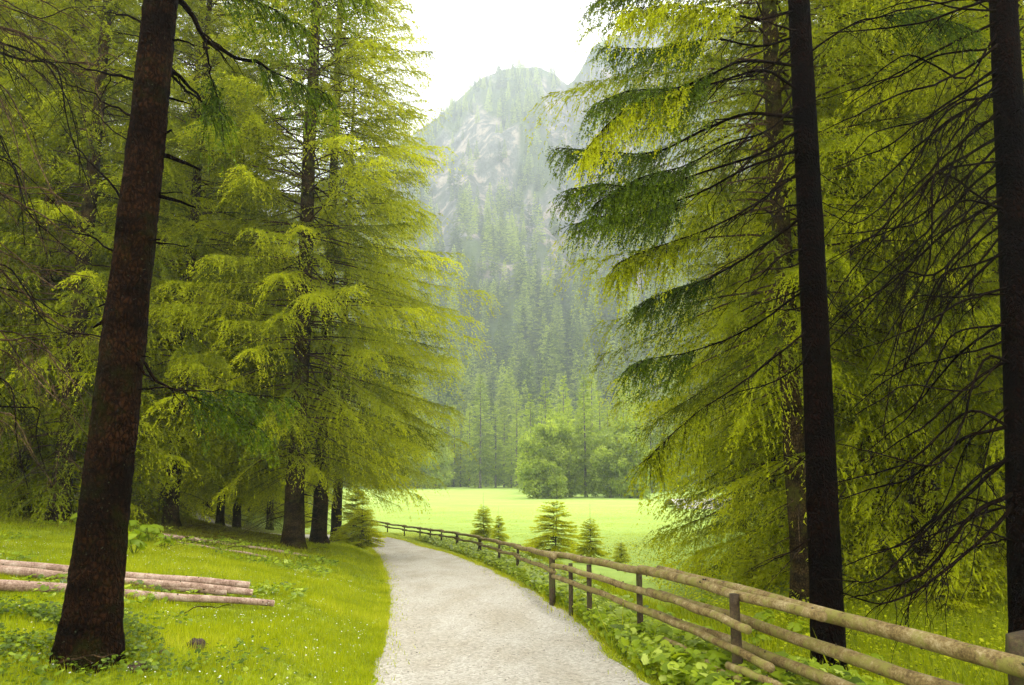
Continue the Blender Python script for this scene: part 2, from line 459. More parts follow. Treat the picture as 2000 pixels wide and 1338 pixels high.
def mountain_mat():
    m, n, l, b = new_mat('limestone_and_scrub')
    t = n.new('ShaderNodeTexCoord'); P = t.outputs['Object']
    rk = n.new('ShaderNodeAttribute'); rk.attribute_name = 'rock'
    a = noise(n, l, 0.05, 8, 0.7, P, (1.6, 1.6, 0.5)); c = noise(n, l, 0.02, 8, 0.75, P)
    rock = ramp(n, [(0.35, (0.04, 0.05, 0.04)), (0.5, (0.10, 0.11, 0.09)), (0.58, (0.27, 0.225, 0.175)), (0.72, (0.40, 0.34, 0.28))])
    l.new(a.outputs['Fac'], rock.inputs[0])
    veg = ramp(n, [(0.35, (0.03, 0.055, 0.018)), (0.55, (0.07, 0.10, 0.025)), (0.7, (0.12, 0.15, 0.04))])
    l.new(c.outputs['Fac'], veg.inputs[0])
    mi = n.new('ShaderNodeMix'); mi.data_type = 'RGBA'; l.new(rk.outputs['Fac'], mi.inputs[0])
    l.new(veg.outputs[0], mi.inputs[6]); l.new(rock.outputs[0], mi.inputs[7])
    l.new(mi.outputs[2], b.inputs['Base Color']); b.inputs['Roughness'].default_value = 0.95
    b.inputs['Specular IOR Level'].default_value = 0.1
    bump(n, l, b, a.outputs['Fac'], 1.0, 8.0)
    return m
M['mountain'] = mountain_mat()

# ------------------------------------------------------------------ ground
def axis(parts):
    return np.unique(np.round(np.concatenate([np.arange(*p) for p in parts]), 3))
ax = axis([(-1100, -80, 30), (-80, -24, 2.5), (-24, -12, 0.6), (-12, 9, 0.2), (9, 24, 0.7), (24, 90, 2.5), (90, 1130, 30)])
ay = axis([(-40, 2, 3), (2, 26, 0.2), (26, 60, 0.6), (60, 240, 3.0), (240, 1130, 30)])
X, Y = np.meshgrid(ax, ay)
Z = g(X, Y)
rdist = road_dist(X, Y)
Z = Z - 0.06 * (rdist < -0.12)
Z = Z + 0.03 * (rdist > 0) * (fbm(X * 2.2, Y * 2.2, 5, 3) - 0.4) * (Y < 60)
nx_, ny_ = len(ax), len(ay)
i, j = np.meshgrid(np.arange(nx_ - 1), np.arange(ny_ - 1))
q = (j * nx_ + i).ravel()
quads = np.stack([q, q + 1, q + 1 + nx_, q + nx_], 1)
xl_ = np.interp(Y, _LY, _LX)
meadow = smooth((X - fence_x(Y) - 1.0) / 2) * smooth((Y - 15) / 8) * (1 - smooth((X - 6 - Y * 0.22) / 8))
meadow = np.maximum(meadow, smooth((Y - 49) / 5) * smooth((X + 20 + (Y - 48) * 0.35) / 8) * (1 - smooth((X - 14 - Y * 0.28) / 12)))
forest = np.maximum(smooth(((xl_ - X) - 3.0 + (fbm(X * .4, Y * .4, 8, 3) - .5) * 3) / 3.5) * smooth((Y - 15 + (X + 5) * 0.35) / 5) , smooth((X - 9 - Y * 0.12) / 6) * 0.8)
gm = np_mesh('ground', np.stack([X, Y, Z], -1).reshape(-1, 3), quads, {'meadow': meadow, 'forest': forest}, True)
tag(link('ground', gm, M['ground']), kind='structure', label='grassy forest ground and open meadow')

# gravel track
nc = 26
t_ = np.linspace(0, 1, nc)
Lr = smooth_poly(resample(LEs, 420), 2); Rr = smooth_poly(resample(REs, 420), 2)
e1 = (fbm(np.arange(420) * 0.35, np.zeros(420), 4, 3) - 0.5) * 0.30; e2 = (fbm(np.arange(420) * 0.35, np.ones(420) * 7, 5, 3) - 0.5) * 0.30
wv = (Rr - Lr)[:, :2]; wv = wv / np.linalg.norm(wv, axis=1)[:, None]
Lr[:, :2] += wv * e1[:, None]; Rr[:, :2] += wv * e2[:, None]
XY = Lr[:, None, :2] * (1 - t_)[None, :, None] + Rr[:, None, :2] * t_[None, :, None]
zz = g(XY[..., 0], XY[..., 1]) + 0.012
crown = 0.035 * np.exp(-((t_ - 0.5) / 0.16) ** 2) - 0.02 * np.exp(-((t_ - 0.25) / 0.1) ** 2) - 0.02 * np.exp(-((t_ - 0.75) / 0.1) ** 2)
zz = zz + crown[None] + 0.016 * (fbm(XY[..., 0] * 2.5, XY[..., 1] * 2.5, 21, 4) - 0.5)
zz[:, 0] -= 0.05; zz[:, -1] -= 0.05
V = np.concatenate([XY, zz[..., None]], -1).reshape(-1, 3)
i, j = np.meshgrid(np.arange(nc - 1), np.arange(419)); q = (j * nc + i).ravel()
tag(link('path', np_mesh('path', V, np.stack([q, q + 1, q + 1 + nc, q + nc], 1), None, True), M['gravel']), kind='structure', label='pale gravel track curving left beside the fence')
ROADV = XY; ROADZ = zz

# pale gravel bank beyond the meadow on the right
gb = []
xs = np.linspace(18, 75, 60)
for k, x in enumerate(xs):
    yc = 84 + 6 * math.sin(x * 0.07); wd = 4.5 + 1.5 * math.sin(x * 0.31)
    for s in np.linspace(-1, 1, 7):
        gb.append([x, yc + s * wd, g1(x, yc + s * wd) + 0.05 + 0.9 * (1 - s * s) ** 0.5])
i, j = np.meshgrid(np.arange(6), np.arange(59)); q = (j * 7 + i).ravel()
tag(link('gravel_bank', np_mesh('gravel_bank', np.array(gb), np.stack([q, q + 7, q + 8, q + 1], 1), None, True), M['gravel']), kind='structure', label='pale gravel bank behind the right trees')

# ------------------------------------------------------------------ mountain
crest_px = [(-600, 380), (0, 430), (300, 440), (560, 425), (760, 290), (850, 232), (905, 185), (940, 152), (985, 135), (1050, 128), (1085, 145), (1110, 165), (1128, 148), (1160, 85), (1300, 30), (1500, 60), (1800, 160), (2300, 260)]
YC0 = 750.0
cp = []
for px, py in crest_px:
    yc = 750 - 130 * float(smooth((px - 1112) / 40.0))
    p = at(px, py, yc); cp.append((p[0], p[2], yc))
cp = np.array(cp)
mxs = np.linspace(-620, 640, 300); mt = np.linspace(0, 1.35, 210)
MX, MT = np.meshgrid(mxs, mt)
HC = np.interp(MX, cp[:, 0], cp[:, 1]); YCc = np.interp(MX, cp[:, 0], cp[:, 2])
def m_surface(X, T):
    hc = np.interp(X, cp[:, 0], cp[:, 1]); yc = np.interp(X, cp[:, 0], cp[:, 2])
    y0 = 232 + 14 * np.sin(X * 0.012)
    yy = y0 + (yc - y0) * T
    prof = np.where(T < 1, 0.35 * T + 0.65 * T ** 1.7, 1 - (T - 1) * 1.1)
    zz = -3 + (hc + 3) * prof
    wgt = smooth(T / 0.25) * (1 - smooth((T - 0.88) / 0.1) * 0.96)
    rg = 1 - np.abs(fbm(X * 0.011, T * 3.2, 31, 5) * 2 - 1)
    gul = 1 - np.abs(fbm(X * 0.022 + T * 1.5, T * 1.6, 47, 4) * 2 - 1)
    zz = zz + wgt * ((rg - 0.7) * 60 + (gul - 0.7) * 26 + (fbm(X * 0.06, T * 22, 61, 4) - 0.5) * 16)
    return yy, zz
MY, MZ = m_surface(MX, MT)
def rockness(X, T):
    v = fbm(X * 0.018, T * 5.5, 71, 5) * 0.55 + fbm(X * 0.05, T * 9, 77, 4) * 0.45
    thr = np.interp(T, [0, 0.22, 0.34, 0.5, 0.7, 0.85, 1.0], [2.0, 0.80, 0.57, 0.525, 0.50, 0.49, 0.50])
    return smooth((v - thr) / 0.05)
RK = rockness(MX, MT)
i, j = np.meshgrid(np.arange(299), np.arange(209)); q = (j * 300 + i).ravel()
tag(link('mountain', np_mesh('mountain', np.stack([MX, MY, MZ], -1).reshape(-1, 3), np.stack([q, q + 1, q + 301, q + 300], 1), {'rock': RK}, False), M['mountain']), kind='structure', label='steep wooded limestone mountain fading in haze')

# ------------------------------------------------------------------ spruce foliage
def blades(P, D, ln, wd, tone, r=rs):
    """one thin triangle per needle tuft"""
    n = len(P)
    D = D / (np.linalg.norm(D, axis=1)[:, None] + 1e-9)
    S = np.cross(D, r.normal(size=(n, 3))); S /= np.linalg.norm(S, axis=1)[:, None] + 1e-9
    A = P - S * wd[:, None] * 0.5; B = P + S * wd[:, None] * 0.5; C = P + D * ln[:, None]
    V = np.stack([A, B, C], 1).reshape(-1, 3)
    return V, np.repeat(tone, 3)

def spray(bp, bd, bl, hang, sp, blen, bwid, tone0, r, spread=0.75, taper=0.45):
    """needle tufts along branchlets: base points bp, dirs bd, lengths bl"""
    cnt = np.maximum(2, (bl / sp).astype(int))
    idx = np.repeat(np.arange(len(bl)), cnt)
    n = len(idx)
    q = r.rand(n)
    L = bl[idx]
    P = bp[idx] + bd[idx] * (L * q)[:, None]
    hg = hang[idx] * L
    P[:, 2] -= hg * q * q
    T = bd[idx].copy(); T[:, 2] -= 2 * hang[idx] * q
    T /= np.linalg.norm(T, axis=1)[:, None] + 1e-9
    D = T + r.normal(size=(n, 3)) * spread * 0.6
    ln = blen * (0.7 + 0.6 * r.rand(n)) * (1 - taper * q)
    wd = bwid * (0.7 + 0.6 * r.rand(n))
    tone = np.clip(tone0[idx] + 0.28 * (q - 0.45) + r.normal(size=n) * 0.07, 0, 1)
    return blades(P, D, ln, wd, tone, r)

def branch_curve(z, az, L, a, b, c, s, wob=0.0):
    d = np.stack([np.cos(az), np.sin(az)], -1)
    pr = L * s
    x = d[..., 0] * pr - d[..., 1] * wob * L * np.sin(s * 3.0)
    y = d[..., 1] * pr + d[..., 0] * wob * L * np.sin(s * 3.0)
    zz = z + L * (a * s + b * s * s + c * s ** 3)
    return np.stack([x, y, zz], -1)

def spruce_meshes(seed, H, R, zb, per_m=15, sp=0.055, blen=0.15, bwid=0.034, r0=0.28, whorl=0.36, nbr=5.5, hang=0.9, tip=0.0, bark_dead=True, trunk_sides=14, s0=0.22, pw=0.72, jit=1.4):
    r = np.random.RandomState(seed)
    zs = []; z = zb
    while z < H - 0.25:
        k = int(nbr + r.rand() * 2)
        a0 = r.rand() * 6.28
        for b in range(k):
            zs.append((z + (r.rand() - 0.5) * whorl * jit, a0 + b * 6.283 / k + (r.rand() - 0.5) * 0.7))
        z += whorl * (0.8 + 0.4 * r.rand()) * (1.0 if z < H * 0.7 else 0.8)
    zs = np.array(zs); bz, baz = zs[:, 0], zs[:, 1]
    t = np.clip((bz - zb) / (H - zb), 0, 1)
    lob = 0.82 + 0.36 * vnoise(baz * 1.2 + 10, bz * 0.7, seed)
    L = R * np.minimum(1, ((t + 0.03) / 0.14) ** 0.4) * (1 - t) ** pw * lob * (0.72 + 0.38 * r.rand(len(t))) + 0.12
    a = -0.05 + 0.55 * t + 0.1 * r.normal(size=len(t)); b = -0.62 * (1 - t) - 0.05; c = 0.34 * (1 - t) + 0.02
    wob = r.normal(size=len(t)) * 0.06
    nb = np.maximum(6, (L * per_m).astype(int))
    bi = np.repeat(np.arange(len(L)), nb)
    n = len(bi)
    s = s0 + (1.02 - s0) * r.rand(n) ** 0.62
    P = branch_curve(bz[bi], baz[bi], L[bi], a[bi], b[bi], c[bi], s, wob[bi])
    side = np.where(r.rand(n) < 0.5, 1, -1)
    ang = baz[bi] + side * (0.55 + 0.6 * r.rand(n)) * (1 - 0.35 * s)
    slope = a[bi] + 2 * b[bi] * s + 3 * c[bi] * s * s
    D = np.stack([np.cos(ang), np.sin(ang), slope * 0.6 - 0.25 * r.rand(n)], -1)
    D /= np.linalg.norm(D, axis=1)[:, None]
    bl = np.clip(0.42 * L[bi] * (1.12 - s) ** 0.6 * (0.6 + 0.7 * r.rand(n)), 0.10, 0.95)
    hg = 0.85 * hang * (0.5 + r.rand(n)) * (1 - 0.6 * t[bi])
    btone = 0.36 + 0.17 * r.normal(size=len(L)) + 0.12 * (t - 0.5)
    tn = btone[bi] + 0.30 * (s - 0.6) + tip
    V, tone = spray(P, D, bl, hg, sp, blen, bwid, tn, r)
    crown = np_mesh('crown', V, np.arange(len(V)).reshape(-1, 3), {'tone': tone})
    # trunk
    tb = Tubes()
    hz = np.r_[np.array([-0.4, 0, 0.15, 0.35, 0.8, 1.6]), np.linspace(2.6, H, 16)]
    rr = r0 * (1 - 0.93 * (np.clip(hz, 0, H) / H)) * (1 + 0.5 * np.exp(-np.clip(hz, 0, None) / 0.28))
    wx = np.cumsum(r.normal(size=len(hz))) * 0.015; wy = np.cumsum(r.normal(size=len(hz))) * 0.015
    tb.add(np.stack([wx, wy, hz], 1), rr, trunk_sides, rough=0.05)
    trunk = tb.mesh('trunk')
    # branch wood
    bw = Tubes()
    sq = np.linspace(0, 0.95, 6)
    for k in range(len(L)):
        P = branch_curve(np.full(6, bz[k]), np.full(6, baz[k]), np.full(6, L[k]), a[k], b[k], c[k], sq * 0.9, wob[k])
        bw.add(P, [0.008 + 0.006 * L[k], 0.002], 3, cap=False)
    if bark_dead:
        for _ in range(int(26)):
            zq = 0.8 + r.rand() * max(zb - 0.3, 1.0); az = r.rand() * 6.28; Lq = 0.5 + 1.5 * r.rand()
            P = branch_curve(np.full(6, zq), np.full(6, az), np.full(6, Lq), -0.1, -0.35, 0.0, sq, r.normal() * 0.1)
            bw.add(P, [0.018, 0.003], 3, cap=False)
    wood = bw.mesh('branches')
    return crown, trunk, wood

def make_spruce(name, loc, rz, meshes, mats, label, group=None, s=1.0, cat='spruce tree', tilt=(0, 0)):
    o = empty(name, loc, rz, s); o.rotation_euler = (tilt[0], tilt[1], rz)
    tag(o, label, cat, group)
    link('trunk', meshes[1], None, o); link('crown', meshes[0], None, o)
    if meshes[2]: link('branches', meshes[2], None, o)
    return o
def mset(meshes, mats):
    for me, m in zip(meshes, mats):
        if me is not None: me.materials.append(m)
    return meshes
mid_mats = (M['needles'], M['bark_mid'], M['twig_brown'])
SP = []
SP.append(mset(spruce_meshes(101, 36, 5.0, 3.1, pw=0.6, per_m=16, bwid=0.027, blen=0.115, sp=0.044, hang=1.0), mid_mats))
SP.append(mset(spruce_meshes(102, 28, 4.2, 0.9, per_m=12.5, bwid=0.032, blen=0.125, sp=0.052), mid_mats))
SP.append(mset(spruce_meshes(103, 34, 5.2, 3.5, pw=0.6, per_m=16, hang=1.1, bwid=0.027, blen=0.115, sp=0.044), mid_mats))
SP.append(mset(spruce_meshes(104, 23, 4.8, 0.4, per_m=12.5, r0=0.2, bwid=0.032, blen=0.125, sp=0.052), mid_mats))

SP.append(mset(spruce_meshes(105, 34, 4.7, 4.3, pw=0.6, per_m=17, bwid=0.022, blen=0.095, sp=0.036, hang=1.2, r0=0.24), mid_mats))
ti = [0]
def spruce_at(px, Y, var, label, group=None, s=1.0, rz=None, py=None, name='spruce_tree'):
    x = (px - 1000) / (F * math.cos(PITCH)) * Y   # azimuth column at the horizon
    if py is not None:
        h = hit(px, py); x, Y = h[0], h[1]
    z = g1(x, Y) - 0.05
    ti[0] += 1
    return make_spruce(name, (x, Y, z), ti[0] * 2.4 if rz is None else rz, SP[var], None, label, group, s)

# the trio of big spruces left of the track
spruce_at(572, 0, 0, 'big spruce left of the track, left trunk of the trio with the mossy brown bark', py=1068, rz=0.3)
spruce_at(622, 0, 2, 'big spruce left of the track, dark middle trunk of the trio', py=1062, rz=2.0)
spruce_at(657, 0, 2, 'slimmer spruce left of the track, right trunk of the trio nearest the gravel', py=1056, rz=4.1, s=0.93)
for o_t in [o for o in col.objects if o.name.startswith('spruce_tree') and o.get('category')]: o_t.scale = (o_t.scale[0] * 1.14, o_t.scale[1] * 1.14, o_t.scale[2])
G_L = 'spruces of the forest behind the left grass bank'
LF = [(452, 34, 2, 0.62, 'spruce with bare reddish trunk left of the trio, the left one of its pair'),
      (482, 35, 2, 0.66, 'slim reddish trunked spruce, the right one of the pair left of the trio'),
      (148, 22, 1, 1.0, 'spruce with flared foot on the bank, partly behind the big dark left trunk'),
      (300, 40, 3, 1.0, 'dense low branched spruce right of the big dark left trunk'),
      (385, 46, 1, 1.0, 'dense spruce between the big dark left trunk and the pair of reddish trunks')]
for px, Y, v, s, lb in LF: spruce_at(px, Y, v, lb, G_L, s)
for k, (px, Y, v, s) in enumerate([(10, 27, 1, 1.0), (75, 25, 1, 0.95), (-170, 22, 3, 1.0), (80, 27, 0, 1), (235, 29, 2, 1), (-60, 30, 0, 1), (345, 36, 0, 1), (425, 52, 0, 1.05), (250, 44, 1, 1), (130, 40, 2, 1.1), (30, 48, 3, 1.1), (505, 58, 3, 1.0), (545, 52, 1, 0.8), (520, 66, 3, 1.1), (575, 64, 3, 0.9), (610, 60, 1, 0.8), (360, 24, 2, 0.8), (395, 62, 0, 1.1), (330, 70, 2, 1.1), (200, 60, 3, 1.2), (90, 66, 1, 1.2), (-40, 60, 0, 1.1), (-180, 40, 2, 1.1), (270, 85, 0, 1.2), (180, 95, 3, 1.3), (440, 84, 2, 1.0), (-150, 80, 1, 1.2), (60, 90, 3, 1.3), (-300, 24, 0, 1.0), (-350, 45, 1, 1.1)]):
    spruce_at(px, Y, v, 'tall spruce in the crowded forest behind the left bank' if Y > 45 else 'spruce in the front ranks of the left forest, among the crowns above the grass bank', G_L, s)

G_R = 'spruces crowding behind the fence on the right'
RF = [(1545, 15.5, 4, 1.0, 'spruce with brown trunk seen between the two dark right trunks and the meadow'),
      (1500, 21.5, 3, 0.86, 'drooping yellow green spruce at the right edge of the meadow'),
      (1430, 36, 1, 0.8, 'paler spruce behind the drooping one at the right edge of the meadow')]
for px, Y, v, s, lb in RF: spruce_at(px, Y, v, lb, G_R, s)
for k, (px, Y, v, s) in enumerate([(1610, 21, 1, 0.95), (1680, 18, 3, 1.0), (1780, 16.5, 1, 1.0), (1915, 19, 3, 1), (2050, 15, 0, 1), (1700, 27, 0, 1), (1850, 28, 2, 1), (2000, 30, 1, 1), (1600, 38, 1, 1), (1500, 48, 3, 0.95), (1730, 42, 3, 1.1), (1880, 46, 0, 1.1), (2060, 44, 2, 1.1), (1640, 58, 0, 1), (1800, 62, 1, 1.2), (1960, 66, 3, 1.2), (2200, 24, 1, 1), (2300, 36, 0, 1), (2150, 60, 3, 1.2)]):
    spruce_at(px, Y, v, 'tall spruce deep in the right forest' if Y > 35 else 'spruce in the front ranks of the right forest, behind the near black trunks', G_R, s)

# ------------------------------------------------------------------ far conifers, treeline, hillside forest
far_mats = (M['needles_far'], M['bark_far'], None)
FS = []
for k, (H, R, zb) in enumerate([(25, 4.3, 1.5), (23, 3.9, 0.8), (27, 4.5, 4.0)]):
    c, t, w_ = spruce_meshes(200 + k, H, R, zb, per_m=5.0, sp=0.12, blen=0.55, bwid=0.17, r0=0.32, whorl=0.75, nbr=5, hang=0.5, bark_dead=False, trunk_sides=8, s0=0.1, pw=0.85)
    FS.append(mset((c, t, None), far_mats))
def broadleaf_mesh(seed, H, R, n=11000, zb=-0.5, size=0.5):
    r = np.random.RandomState(seed)
    k = 64
    d = r.normal(size=(k, 3)); d /= np.linalg.norm(d, axis=1)[:, None]
    cz = zb + (H - zb) * 0.5
    cc = d * np.array([R * 0.72, R * 0.72, (H - zb) * 0.47]) * (0.35 + 0.72 * r.rand(k, 1)) + np.array([0, 0, cz])
    cr_ = R * (0.12 + 0.26 * r.rand(k)); ct_ = 0.5 + 0.22 * r.normal(size=k)
    idx = r.randint(0, k, n)
    dd = r.normal(size=(n, 3)); dd /= np.linalg.norm(dd, axis=1)[:, None]
    P = cc[idx] + dd * (cr_[idx] * (0.55 + 0.75 * r.rand(n)))[:, None]
    D = dd + r.normal(size=(n, 3)) * 0.6
    tone = np.clip(ct_[idx] + 0.18 * r.normal(size=n), 0, 1)
    V, tn = blades(P, D, np.full(n, size), np.full(n, size * 0.75), tone, r)
    crown = np_mesh('crown', V, np.arange(len(V)).reshape(-1, 3), {'tone': tn})
    tb = Tubes(); tb.add(np.array([[0, 0, -0.5], [0.05, 0, 1], [0, 0.1, H * 0.35], [0.1, 0, H * 0.75]]), [R * 0.09, R * 0.06, R * 0.05, 0.05], 8)
    for q in range(8):
        a_ = q * 0.8; tb.add(np.array([[0, 0, H * (0.2 + 0.05 * q)], [math.cos(a_) * R * 0.3, math.sin(a_) * R * 0.3, H * (0.32 + 0.05 * q)], [math.cos(a_) * R * 0.6, math.sin(a_) * R * 0.6, H * (0.42 + 0.05 * q)]]), [R * 0.03, 0.02], 5)
    return (crown, tb.mesh('trunk'), None)
BL = [mset(broadleaf_mesh(301, 17, 5.2), (M['leaves'], M['bark_far'], None)), mset(broadleaf_mesh(302, 13, 4.4), (M['leaves'], M['bark_far'], None))]

G_T = 'trees along the far edge of the meadow'
def far_tree(px, Y, kind, var, s, label, cat='spruce tree'):
    ms = FS[var] if kind == 's' else BL[var]
    x = (px - 1000) / (F * math.cos(PITCH)) * Y
    ti[0] += 1
    return make_spruce('spruce_tree' if kind == 's' else 'broadleaf_tree', (x, Y, g1(x, Y) - 0.1), ti[0] * 1.7, ms, None, label, G_T, s, cat if kind == 's' else 'broadleaf tree')
first_far = far_tree(1140, 126, 's', 0, 0.80, 'tall tapering spruce right of the round bright tree at the far meadow edge')
far_tree(1072, 124, 'b', 0, 0.84, 'round bright green broadleaf tree at the near corner of the far meadow edge')
far_tree(1205, 130, 'b', 1, 1.05, 'bright broadleaf tree right of the tall tapering spruce at the meadow edge')
far_tree(1238, 120, 's', 1, 0.62, 'yellow green spruce at the right end of the far meadow edge')
far_tree(940, 186, 's', 2, 1.02, 'tallest dark spruce with a pale straight double trunk at the back of the meadow')
far_tree(855, 184, 'b', 1, 1.15, 'round pale broadleaf tree left of the tallest dark spruce behind the meadow')
far_tree(1035, 150, 's', 1, 0.82, 'slim spruce just left of the round bright tree at the meadow edge')
far_tree(1100, 140, 's', 2, 0.80, 'dark spruce behind the round bright tree at the meadow edge')
for px_b, yb, v_, s_ in [(1046, 121, 1, .78), (1100, 126, 1, .95), (1186, 123, 0, .66), (1226, 121, 1, .80), (1085, 119, 1, 0.45), (820, 186, 0, .8), (760, 188, 1, 1.0)]:
    far_tree(px_b, yb, 'b', v_, s_, 'bushy bright broadleaf tree among the row at the far edge of the meadow')
for k in range(46):
    px = 560 + k * 15.5 + rs.rand() * 10
    if px > 1290: break
    Yb = 190 if px < 1000 else np.interp(px, [1000, 1060, 1300], [186, 150, 132])
    far_tree(px, Yb + rs.rand() * 14, 's', k % 3, 0.62 + 0.26 * rs.rand(), 'greyish green spruce in the row at the back of the meadow')
for k in range(60):
    px = 600 + rs.rand() * 720
    Yb = np.interp(px, [600, 1000, 1080, 1300], [206, 206, 168, 150])
    far_tree(px, Yb + rs.rand() * 34, 's' if rs.rand() < 0.85 else 'b', k % 2, 0.7 + 0.3 * rs.rand(), 'hazy tree standing behind the front row at the back of the meadow')

# the wood on the mountainside: one mass
npt = 3400
px_ = rs.uniform(-430, 450, npt * 4); tt_ = rs.rand(npt * 4) ** 1.0 * 1.0
yy_, zz_ = m_surface(px_, tt_)
rk_ = rockness(px_, tt_)
keep = rs.rand(len(px_)) > np.maximum(rk_ * 0.93, 0.10 + 0.35 * tt_)
px_, yy_, zz_, tt_ = px_[keep], yy_[keep], zz_[keep], tt_[keep]
vis = (px_ > (-0.33 * yy_)) & (px_ < 0.36 * yy_)
px_, yy_, zz_, tt_ = [a_[vis][:npt] for a_ in (px_, yy_, zz_, tt_)]
hm = np_mesh('hillside_forest', np.stack([px_, yy_, zz_ - 1.0], 1), np.zeros((0, 3), int), {'sc': (0.62 + 0.75 * rs.rand(len(px_)) ** 1.5) * (1.05 - 0.4 * tt_), 'rot': rs.rand(len(px_)) * 6.28, 'pick': rs.randint(0, 3, len(px_)).astype(float)})
ho = link('hillside_forest', hm, M['needles_far'])
tag(ho, 'dense conifer wood covering the steep mountainside', 'forest', kind='stuff')
ng = bpy.data.node_groups.new('forest_scatter', 'GeometryNodeTree')
ng.interface.new_socket('Geometry', in_out='INPUT', socket_type='NodeSocketGeometry')
ng.interface.new_socket('Geometry', in_out='OUTPUT', socket_type='NodeSocketGeometry')
N = ng.nodes; Lk = ng.links
gi = N.new('NodeGroupInput'); go = N.new('NodeGroupOutput')
m2p = N.new('GeometryNodeMeshToPoints'); Lk.new(gi.outputs[0], m2p.inputs['Mesh'])
iop = N.new('GeometryNodeInstanceOnPoints'); Lk.new(m2p.outputs[0], iop.inputs['Points'])
jn = N.new('GeometryNodeJoinGeometry')
seen = {}
for o in list(col.objects):
    if o.name.split('.')[0] == 'crown' and o.parent and o.data in [f[0] for f in FS] and o.data.name not in seen:
        seen[o.data.name] = o
for o in seen.values():
    oi = N.new('GeometryNodeObjectInfo'); oi.inputs['Object'].default_value = o; oi.inputs['As Instance'].default_value = True
    oi.transform_space = 'ORIGINAL'
    Lk.new(oi.outputs['Geometry'], jn.inputs[0])
Lk.new(jn.outputs[0], iop.inputs['Instance'])
iop.inputs['Pick Instance'].default_value = True
def nattr(nm):
    a_ = N.new('GeometryNodeInputNamedAttribute'); a_.data_type = 'FLOAT'; a_.inputs['Name'].default_value = nm; return a_.outputs['Attribute']
Lk.new(nattr('pick'), iop.inputs['Instance Index'])
cx = N.new('ShaderNodeCombineXYZ'); Lk.new(nattr('rot'), cx.inputs['Z']); Lk.new(cx.outputs[0], iop.inputs['Rotation'])
Lk.new(nattr('sc'), iop.inputs['Scale'])
sm = N.new('GeometryNodeSetMaterial'); sm.inputs['Material'].default_value = M['needles_hill']
Lk.new(iop.outputs[0], sm.inputs[0]); Lk.new(sm.outputs[0], go.inputs[0])
md = ho.modifiers.new('scatter', 'NODES'); md.node_group = ng

# ------------------------------------------------------------------ hero trunks
def hero_trunk(name, base, top, r0, r1, mat, label, flare=0.35, fl=0.3, rgh=0.08, seg=150, sides=56, lump=0.05, cat='spruce tree', knots=()):
    base = np.array(base, float); top = np.array(top, float)
    o = empty(name, base); tag(o, label, cat)
    v = top - base; H = v[2]
    hz = np.concatenate([np.linspace(-0.35, 1.0, 34), np.linspace(1.04, H, seg)])
    th = np.linspace(0, 2 * math.pi, sides, endpoint=False)
    HH, TH = np.meshgrid(hz, th, indexing='ij')
    tt = np.clip(HH / H, 0, 1)
    rad = r0 + (r1 - r0) * tt ** 0.85
    rad = rad * (1 + flare * np.exp(-np.clip(HH + 0.05, 0, None) / fl) * (0.55 + 0.6 * np.abs(np.sin(TH * 2.5 + 0.7))))
    n1 = fbm(TH * 5 / 1.0 + 3, HH * 3.2, 81, 4) ; n1[:, -1] = n1[:, 0] * 0.5 + n1[:, -2] * 0.5
    n2 = fbm(np.cos(TH) * 9 + 20, np.sin(TH) * 9 + HH * 11, 91, 3)
    rad = rad * (1 + lump * (fbm(np.cos(TH) * 1.6 + 20, np.sin(TH) * 1.6 + HH * 1.3, 83, 4) - 0.5) * 2) + r0 * rgh * (n2 - 0.5)
    for (kh, ka, kr) in knots:
        da = np.angle(np.exp(1j * (TH - ka)))
        rad = rad + kr * np.exp(-((HH - kh) / 0.05) ** 2 - (da * r0 / 0.05) ** 2)
    bend = np.sin(tt * 3.1) * 0.05
    X = v[0] * HH / H + rad * np.cos(TH) + bend; Yv = v[1] * HH / H + rad * np.sin(TH)
    V = np.stack([X, Yv, HH], -1).reshape(-1, 3)
    nr = len(hz)
    i, j = np.meshgrid(np.arange(sides), np.arange(nr - 1))
    a_ = (j * sides + i).ravel(); b_ = (j * sides + (i + 1) % sides).ravel()
    link('trunk', np_mesh('trunk', V, np.stack([a_, b_, b_ + sides, a_ + sides], 1), None, True), mat, o)
    return o, base, v

def wander(p0, p1, n, sag=0.0, jit=0.03, r=random):
    p0 = np.array(p0, float); p1 = np.array(p1, float)
    t = np.linspace(0, 1, n)[:, None]
    P = p0 * (1 - t) + p1 * t
    L = np.linalg.norm(p1 - p0)
    P[:, 2] += (sag * L * np.sin(t[:, 0] * math.pi))
    j = np.cumsum(np.random.RandomState(r.randint(0, 10 ** 6)).normal(size=(n, 3)) * jit * L / n ** 0.5, axis=0)
    j -= j[0]; j -= t * j[-1] * 0.8
    return P + j

